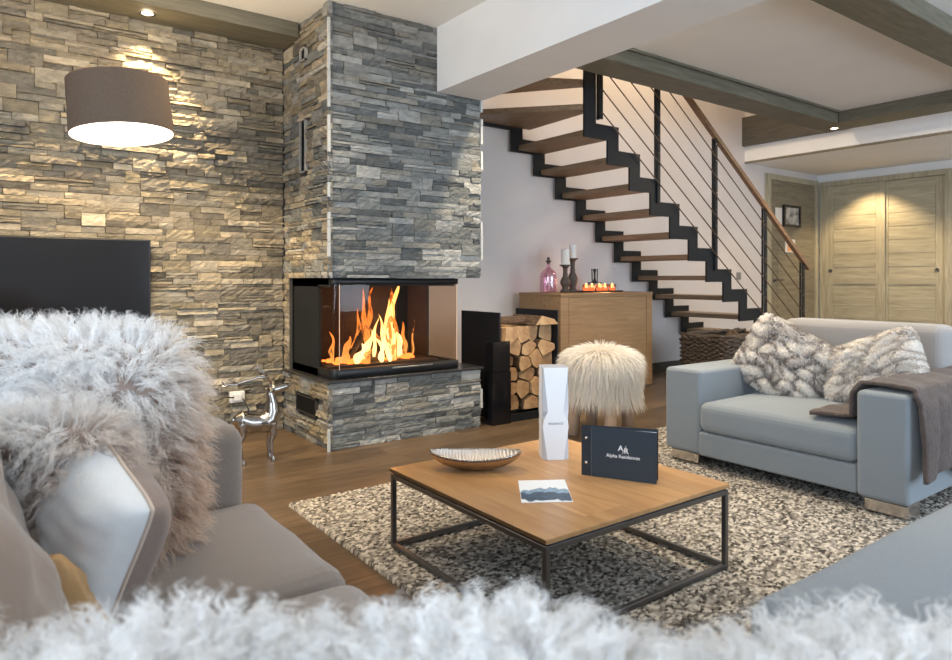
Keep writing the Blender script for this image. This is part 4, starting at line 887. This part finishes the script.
for s in (-1, 1):
    y = ry+.016*s; m = MB()
    if s > 0:
        m.tube([(1.325, y, .385), (1.335, y+.01, .42), (1.31, y+.02, .455), (1.275, y+.03, .475), (1.265, y+.03, .515)], [.006, .0055, .005, .0045, .002], 8)
        m.tube([(1.31, y+.02, .455), (1.285, y+.02, .44)], [.005, .002], 6)
    else:
        m.tube([(1.325, y, .385), (1.318, y-.01, .42), (1.295, y-.02, .45), (1.24, y-.03, .452), (1.17, y-.035, .438), (1.11, y-.04, .425), (1.06, y-.04, .435), (1.045, y-.04, .452)], [.006, .006, .007, .0065, .006, .0055, .004, .0015], 8)
        m.tube([(1.13, y-.038, .43), (1.10, y-.045, .445), (1.075, y-.05, .462)], [.005, .004, .0015], 6); m.tube([(1.10, y-.04, .426), (1.065, y-.02, .418), (1.045, y-.01, .43)], [.005, .004, .0015], 6)
        m.tube([(1.295, y-.02, .45), (1.275, y-.02, .478), (1.265, y-.02, .5)], [.006, .004, .0015], 6)
    m.v = [(v[0]-.035, v[1], v[2]*1.03) for v in m.v]; obj('antler', m, M['deer'], de, True)

# ------------------------------------------------------------------ corner sofa (camera stands behind it)
def soft(a, b, r, bulge=.0, name=None, seg=4, amp=.0, ph=0):
    cx, cy, cz = [(a[i]+b[i])/2 for i in range(3)]; hx, hy, hz = [(b[i]-a[i])/2 for i in range(3)]
    def fn(p):
        u = (p[0]-cx)/hx; v = (p[1]-cy)/hy; w = (p[2]-cz)/hz
        dz = bulge*max(0, 1-u*u)*max(0, 1-v*v)*(1 if w > 0 else 0); q = amp*math.sin(9*u+ph)*math.cos(7*v+ph*2)
        return (p[0]+q*.4, p[1], p[2]+dz+q*(1 if w > 0 else 0))
    return MB().rbox(a, b, r, seg, 0, fn, sub=5)
so = thing('corner_sofa', (.2, .8, 0), 'large taupe-grey corner sofa in the foreground with wide seat cushions', 'sofa')
obj('base', MB().rbox((-.32, -.35, .06), (.57, 1.98, .24), .02, 2).rbox((.57, -.35, .06), (2.5, .66, .24), .02, 2), M['sofa'], so, True, auto=40)
obj('arm', MB().rbox((-.34, 1.785, .06), (.565, 2.01, .612), .045, 5), M['sofa'], so, True)
obj('backrest', MB().rbox((-.46, -.35, .06), (-.26, 2.0, .74), .05, 4), M['sofa'], so, True)
obj('seat_cushion', soft((-.20, 1.22, .24), (.60, 1.78, .42), .05, .025, amp=.003), M['sofa'], so, True)
obj('seat_cushion', soft((-.20, .66, .24), (.60, 1.215, .42), .05, .025, amp=.003, ph=1), M['sofa'], so, True)
obj('seat_cushion', soft((-.20, -.30, .24), (1.10, .65, .42), .05, .02, ph=2), M['chair'], so, True)  # same sofa, bluer here: cool window light put into the fabric colour
obj('seat_cushion', soft((1.105, -.30, .24), (2.5, .70, .425), .05, .02, amp=.003, ph=3), M['chair'], so, True, label='seat cushion coloured blue-grey for window light')  # bluish tint stands for the nearby window's light
def loose(nm, c, right, up, w, h, t, mt, lab, cat='cushion', seed=0, par=None, pinch=.03, lump=.006, mats=None, power=.3):
    Fr, Bk, F = cushion_surf(w, h, t, 36, pinch, 0, seed, lump, power); Mx = frame(c, right, up)
    m = MB().add(xf(Mx, Fr).tolist(), F.tolist(), 0); m.add(xf(Mx, Bk).tolist(), F[:, ::-1].tolist(), 1 if mats else 0)
    o = obj(nm, m, mats or mt, par, True, origin=None if par else tuple(c)); weld(o)
    if lab: tag(o, lab, cat)
    return o, Mx, Fr, Bk, F
loose('back_cushion', (-.03, 1.0, .65), (.10, 1, -.10), (-.42, .05, 1), .70, .52, .15, M['sofab'], 'brown-grey velvet back cushion leaning at the left edge', 'cushion', 4, lump=.012)
loose('tan_cushion', (.128, 1.165, .485), (.1, 1, 0), (-.42, .1, 1), .03, .24, .045, M['tan'], 'tan cloth cushion edge showing between grey cushion and white pillow', 'cushion', 5)
# white velvet pillow with brown back
wp = thing('pillow', (.27, 1.2, .43), 'white velvet pillow with brown reverse and pale piping on sofa', 'pillow')
wM = frame(tuple(RT*-.632+FW*1.13+Vector((0, 0, .575))), RT*.74-FW*.62+Vector((0, 0, -.40)), RT*-.05+FW*.25+Vector((0, 0, 1)))
Fr, Bk, F = cushion_surf(.255, .265, .17, 40, .07, 0, 9, .003, .42)
m = MB().add(xf(wM, Fr).tolist(), F.tolist()); o = obj('front_panel', m, M['linen'], wp, True)
m = MB().add(xf(wM, Bk).tolist(), F.tolist()); o = obj('back_panel', m, M['pilback'], wp, True)
nn = 40; ring_ = [i*nn for i in range(nn)]+[(nn-1)*nn+j for j in range(nn)]+[i*nn+nn-1 for i in range(nn-1, -1, -1)]+[j for j in range(nn-1, -1, -1)]
obj('piping', MB().tube(xf(wM, Fr)[ring_].tolist(), .0035, 6), mat('cream_piping', (.62, .52, .44), .7), wp, True)
# big sheepskins over the sofa end
def sheep(nm, c, right, up, w, h, t, n, L, seed, lab, root, tip, width=.0026, curl=.006, colfn=None, comb=None, clump=45, cat='sheepskin cushion', grav=.25, lump=.03, group=None):
    th = thing(nm, tuple(c), lab, cat, group); rg = np.random.default_rng(seed)
    Fr, Bk, F = cushion_surf(w, h, t, 34, .02, 0, seed, lump, .30); Mx = frame(c, right, up); A1, B1 = xf(Mx, Fr), xf(Mx, Bk)
    m = MB().add(A1.tolist(), F.tolist(), 0); m.add(B1.tolist(), F[:, ::-1].tolist(), 0); o = obj('hide', m, mat(nm+'_hide', root, .95), th, True); weld(o)
    V = np.vstack([A1, B1]); FF = np.vstack([F, F[:, ::-1]+len(A1)])
    P, N = sample(V, FF, n, rg); ctr = np.array(c); sg = np.sign((N*(P-ctr)).sum(1))[:, None]; sg[sg == 0] = 1; N = N*sg
    V2, F2, c2 = strands(P, N, L, 7, width, rg, grav=grav, curl=curl, period=.035, clump=clump, cl_r=.6, spread=.38, root=root, tip=tip, colfn=colfn, comb=comb)
    npobj('fleece', V2, F2, M['fur'], c2, th); return th
def daylit_whitebeige(zc, span):  # beige fur whitened towards upper left: blown daylight put into the colour
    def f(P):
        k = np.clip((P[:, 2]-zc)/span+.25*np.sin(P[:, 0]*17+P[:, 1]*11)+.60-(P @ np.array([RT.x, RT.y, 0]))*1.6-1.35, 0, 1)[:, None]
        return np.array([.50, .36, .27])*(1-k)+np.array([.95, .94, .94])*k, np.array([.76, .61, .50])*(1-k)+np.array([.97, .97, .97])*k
    return f
P3 = lambda r, d, z: tuple(RT*r+FW*d+Vector((0, 0, z)))
sheep('sheepskin_cushion', P3(-.87, 1.39, .66), RT, (0, 0, 1), .52, .45, .20, 46000, .080, 31, 'big furry sheepskin cushion, daylit white to beige, against the sofa end', (.36, .28, .24), (.88, .88, .90), width=.0015, curl=.004, colfn=daylit_whitebeige(.66, .30), clump=16, group='sheepskin cushions')
sheep('sheepskin_cushion', P3(-.81, 1.17, .61), RT+Vector((0, 0, .06)), (0, 0, 1), .38, .29, .14, 34000, .070, 32, 'smaller curly sheepskin cushion in front, directly behind the white pillow', (.40, .31, .26), (.88, .87, .87), width=.0014, curl=.004, colfn=daylit_whitebeige(.60, .22), clump=16, group='sheepskin cushions')
# foreground curly sheepskin heap on a corner cushion
loose('corner_cushion', P3(.0, .30, .56), RT, (FW*-.25+Vector((0, 0, 1))), 1.15, .22, .24, M['sofab'], 'grey corner cushion under the curly foreground fleece', 'cushion', 8)
th = thing('sheepskin_throw', P3(0, .4, .66), 'long curly white sheepskin throw blurred across the bottom foreground', 'throw')
rg = np.random.default_rng(44)
def heap(u, v):
    r = (u*2-1)*.72; a = v*math.pi; d = .375-.215*math.cos(a); z = .632+.085*math.sin(a)**.6+.008*math.sin(r*11+2.2)+.012*math.sin(r*23+1)+.008*math.sin(v*20+r*9)
    return P3(r, d, z)
V, F = grid_surface(heap, 90, 24); o = obj('hide', MB().add(V.tolist(), F.tolist()), mat('throw_hide', (.55, .56, .58), .95), th, True)
P, N = sample(V, F, 46000, rg); N = N*np.sign(N[:, 2:3]+1e-6)
def cf(P):
    k = (.5+.5*np.sin(P[:, 0]*19+P[:, 1]*8)*np.sin(P[:, 1]*23))[:, None]
    return np.array([.80, .81, .82])*(1-k)+np.array([.90, .90, .90])*k, np.array([.93, .94, .95])*(1-k)+np.array([.98, .98, .98])*k
V2, F2, c2 = strands(P, N, .060, 9, .0013, rg, grav=.30, curl=.005, period=.034, clump=22, cl_r=.65, spread=.5, colfn=cf)
npobj('fleece', V2, F2, M['fur'], c2, th)

# ------------------------------------------------------------------ armchair
ac = thing('armchair', (3.5, 1.76, .02), 'wide blue-grey fabric armchair with square arms standing on rug', 'armchair')
AX0, AX1, AY0, AY1 = 3.0, 4.02, 1.15, 2.37
obj('arm', MB().rbox((AX0, AY0, .075), (AX1, AY0+.205, .525), .022, 4), M['chair'], ac, True, auto=60)
obj('arm', MB().rbox((AX0+.03, AY1-.225, .075), (AX1, AY1, .515), .022, 4), M['chair'], ac, True, auto=60)
obj('base', MB().rbox((AX0+.012, AY0+.206, .078), (AX1-.02, AY1-.226, .20), .012, 2), M['chair'], ac, True, auto=40)
obj('seat_cushion', soft((AX0+.004, AY0+.207, .203), (AX1-.2, AY1-.227, .355), .04, .03), M['chair'], ac, True)
obj('backrest', MB().rbox((AX1-.14, AY0+.206, .20), (AX1, AY1-.226, .60), .03, 3), M['chairback'], ac, True)
obj('back_cushion', soft((AX1-.24, AY0+.15, .50), (AX1-.03, AY1-.24, .765), .05, .0, seg=5), M['chairback'], ac, True, label='paler grey back cushion')
for x, y in ((AX0+.02, AY0+.01), (AX0+.05, AY1-.20), (AX1-.15, AY0+.01), (AX1-.15, AY1-.20)):
    obj('foot', MB().rbox((x, y, .022), (x+.12, y+.17, .074), .003, 1), M['chrome'], ac)
# plush throw over the near arm
def drape(u, v):
    x = AX0+.035+(AX1-.10-AX0)*u; s = v*1.0
    pts = [(AY0+.42, .378), (AY0+.29, .384), (AY0+.232, .40), (AY0+.226, .50), (AY0+.20, .541), (AY0+.10, .548), (AY0, .541), (AY0-.022, .50), (AY0-.032, .36), (AY0-.034, .24), (AY0-.038, .15+.0*u)]
    if u > .55: pts[0] = (AY0+.235, .47); pts[1] = (AY0+.232, .48); pts[2] = (AY0+.231, .49)
    t = s*(len(pts)-1); i = min(int(t), len(pts)-2); f = t-i; y = pts[i][0]*(1-f)+pts[i+1][0]*f; z = pts[i][1]*(1-f)+pts[i+1][1]*f
    wav = .008*math.sin(u*21+v*4)*(1 if v > .7 else .25); 
    if v > .7: y -= abs(wav)*1.6; z += .05*math.sin(u*6.0+.4)*(v-.7)/.3+.03*(v-.7)
    if v < .2: x += .0; y += .02*math.sin(u*9)*(.2-v)*5
    return (x+.02*math.sin(v*17)*(1-u)*0.5-.015*(1 if v > .65 and u < .05 else 0), y, z+.002+.003*math.sin(u*33+v*21))
V, F = grid_surface(drape, 60, 70); o = obj('plush_throw', MB().add(V.tolist(), F.tolist()), M['throw'], smooth=True); tag(o, 'taupe plush throw blanket draped over the near arm of armchair', 'throw')
md = o.modifiers.new('thick', 'SOLIDIFY'); md.thickness = .016; md.offset = 1 if True else -1
# rabbit fur cushions
def rabbit(c, right, up, w, h, t, seed, lab, dark):
    th = thing('fur_cushion', tuple(c), lab, 'cushion', 'patchwork fur cushions on the armchair'); rg = np.random.default_rng(seed)
    n = 60; Fr, Bk, F = cushion_surf(w, h, t, n, .05, 0, seed, .010, .42)
    Mx = frame(c, right, up); cells = rg.random((46, 2))*2.4-1.2; amp = rg.random(46)
    def loc(Q): u = Q[:, 0]/(w/2); v = Q[:, 2]/(h/2); return np.stack([u+.18*np.sin(v*5+seed), v*1.5+.15*np.sin(u*7)], 1)
    def patt(Q):
        q = loc(Q); D = np.sqrt(((q[:, None, :]-cells[None]*np.array([1, 1.5]))**2).sum(2)); s = np.sort(D, 1); a = D.argmin(1); return s[:, 1]-s[:, 0], amp[a], s[:, 0]
    e, am, d0 = patt(Fr); Fr = Fr.copy(); Fr[:, 1] -= .016*np.clip(e*3, 0, 1)*(np.abs(Fr[:, 1])/(t/2))
    A1, B1 = xf(Mx, Fr), xf(Mx, Bk); m = MB().add(A1.tolist(), F.tolist()); m.add(B1.tolist(), F[:, ::-1].tolist()); o = obj('cover', m, bpy.data.materials.get('rabbit_hide') or mat('rabbit_hide', (.80, .77, .74), .95), th, True); weld(o)
    VV = np.vstack([Fr, Bk]); FF = np.vstack([F, F[:, ::-1]+len(Fr)]); PL, NL = sample(VV, FF, 30000, rg); sg = np.sign((NL*PL).sum(1))[:, None]; NL *= sg
    e, am, d0 = patt(PL); P = xf(Mx, PL); A3 = np.array(Mx)[:3, :3]; N = NL @ A3.T
    g = np.clip(1-e*5, 0, 1)**1.2*dark+np.clip(am-.82, 0, 1)*4*dark; g = np.clip(g, 0, 1)[:, None]
    tip = np.array([.97, .94, .90])*(1-g)+np.array([.33, .29, .275])*g; root = tip
    V2, F2, c2 = strands(P, N, .020, 3, .0034, rg, grav=.2, curl=.001, period=.05, clump=4, cl_r=.2, spread=.35, colfn=lambda _: (root, tip), comb=A3 @ np.array([.5, 0, -.5]))
    npobj('pelt', V2, F2, M['fur'], c2, th)
nvv = Vector((-1, -.15, .35))
rabbit((3.50, 1.95, .548), Vector((.0, -.87, -.42)), Vector((.25, -.5, .87)), .50, .40, .14, 51, 'larger grey and white patchwork fur cushion on armchair, left one', 1.0)
rabbit((3.52, 1.52, .555), Vector((.0, -.87, .36)), Vector((.30, .40, .87)), .50, .31, .13, 52, 'whiter patchwork fur cushion beside the draped throw on armchair', .6)

# ------------------------------------------------------------------ woven basket behind the armchair
bk_ = thing('log_basket', (5.44, 3.5, 0), 'rough brown woven root basket standing below the stair foot', 'basket')
rr = random.Random(8); m = MB(); bx0, bx1, by0, by1 = 4.98, 5.9, 3.28, 3.70
for k in range(26):
    z = .02+k*.0185; pts = []
    for q in range(49):
        s = q/48*4; i = int(s) % 4; f = s-int(s); cor = [(bx0, by0), (bx1, by0), (bx1, by1), (bx0, by1)]; a, b = cor[i], cor[(i+1) % 4]
        fl_ = 1+.06*z; px = (a[0]+(b[0]-a[0])*f-5.44)*fl_+5.44; py = (a[1]+(b[1]-a[1])*f-3.5)*fl_+3.5
        w = .013*(1 if (q+k) % 2 else -1); px += (w if i in (1, 3) else 0); py += (w if i in (0, 2) else 0); pts.append((px, py, z+rr.uniform(-.008, .008)))
    m.tube(pts, [.011+rr.uniform(0, .005) for _ in pts], 6)
obj('woven_side', m, M['wick'], bk_, True); obj('bottom', MB().box((bx0+.02, by0+.02, .002), (bx1-.02, by1-.02, .02)), M['wick'], bk_)
m = MB()
for k in range(3):
    off = k*.012; m.tube([(bx0-.01+.93*t, by0-.005+off+rr.uniform(-.01, .01), .505+rr.uniform(-.012, .012)) for t in [q/14 for q in range(15)]], .014, 6)
    m.tube([(bx0-.01+.93*t, by1+.005-off+rr.uniform(-.01, .01), .505+rr.uniform(-.012, .012)) for t in [q/14 for q in range(15)]], .014, 6)
    m.tube([(bx0-.01+off, by0+.42*t, .505+rr.uniform(-.01, .01)) for t in [q/8 for q in range(9)]], .014, 6)
obj('braided_rim', m, M['wick'], bk_, True)
for k, (x, y) in enumerate([(5.25, 3.42), (5.45, 3.5), (5.65, 3.45)]): tag(obj('pine_cone', MB().lathe((x, y, .38), [(.0005, 0), (.04, .01), (.06, .05), (.055, .09), (.035, .13), (.0005, .16)], 12), M['bark'], smooth=True), 'brown pine cone lying in the woven basket, %s' % ['leftmost', 'middle one', 'rightmost'][k], 'pine cone', 'pine cones in the basket')
for o in bpy.data.objects:
    if '_o' in o: del o['_o']
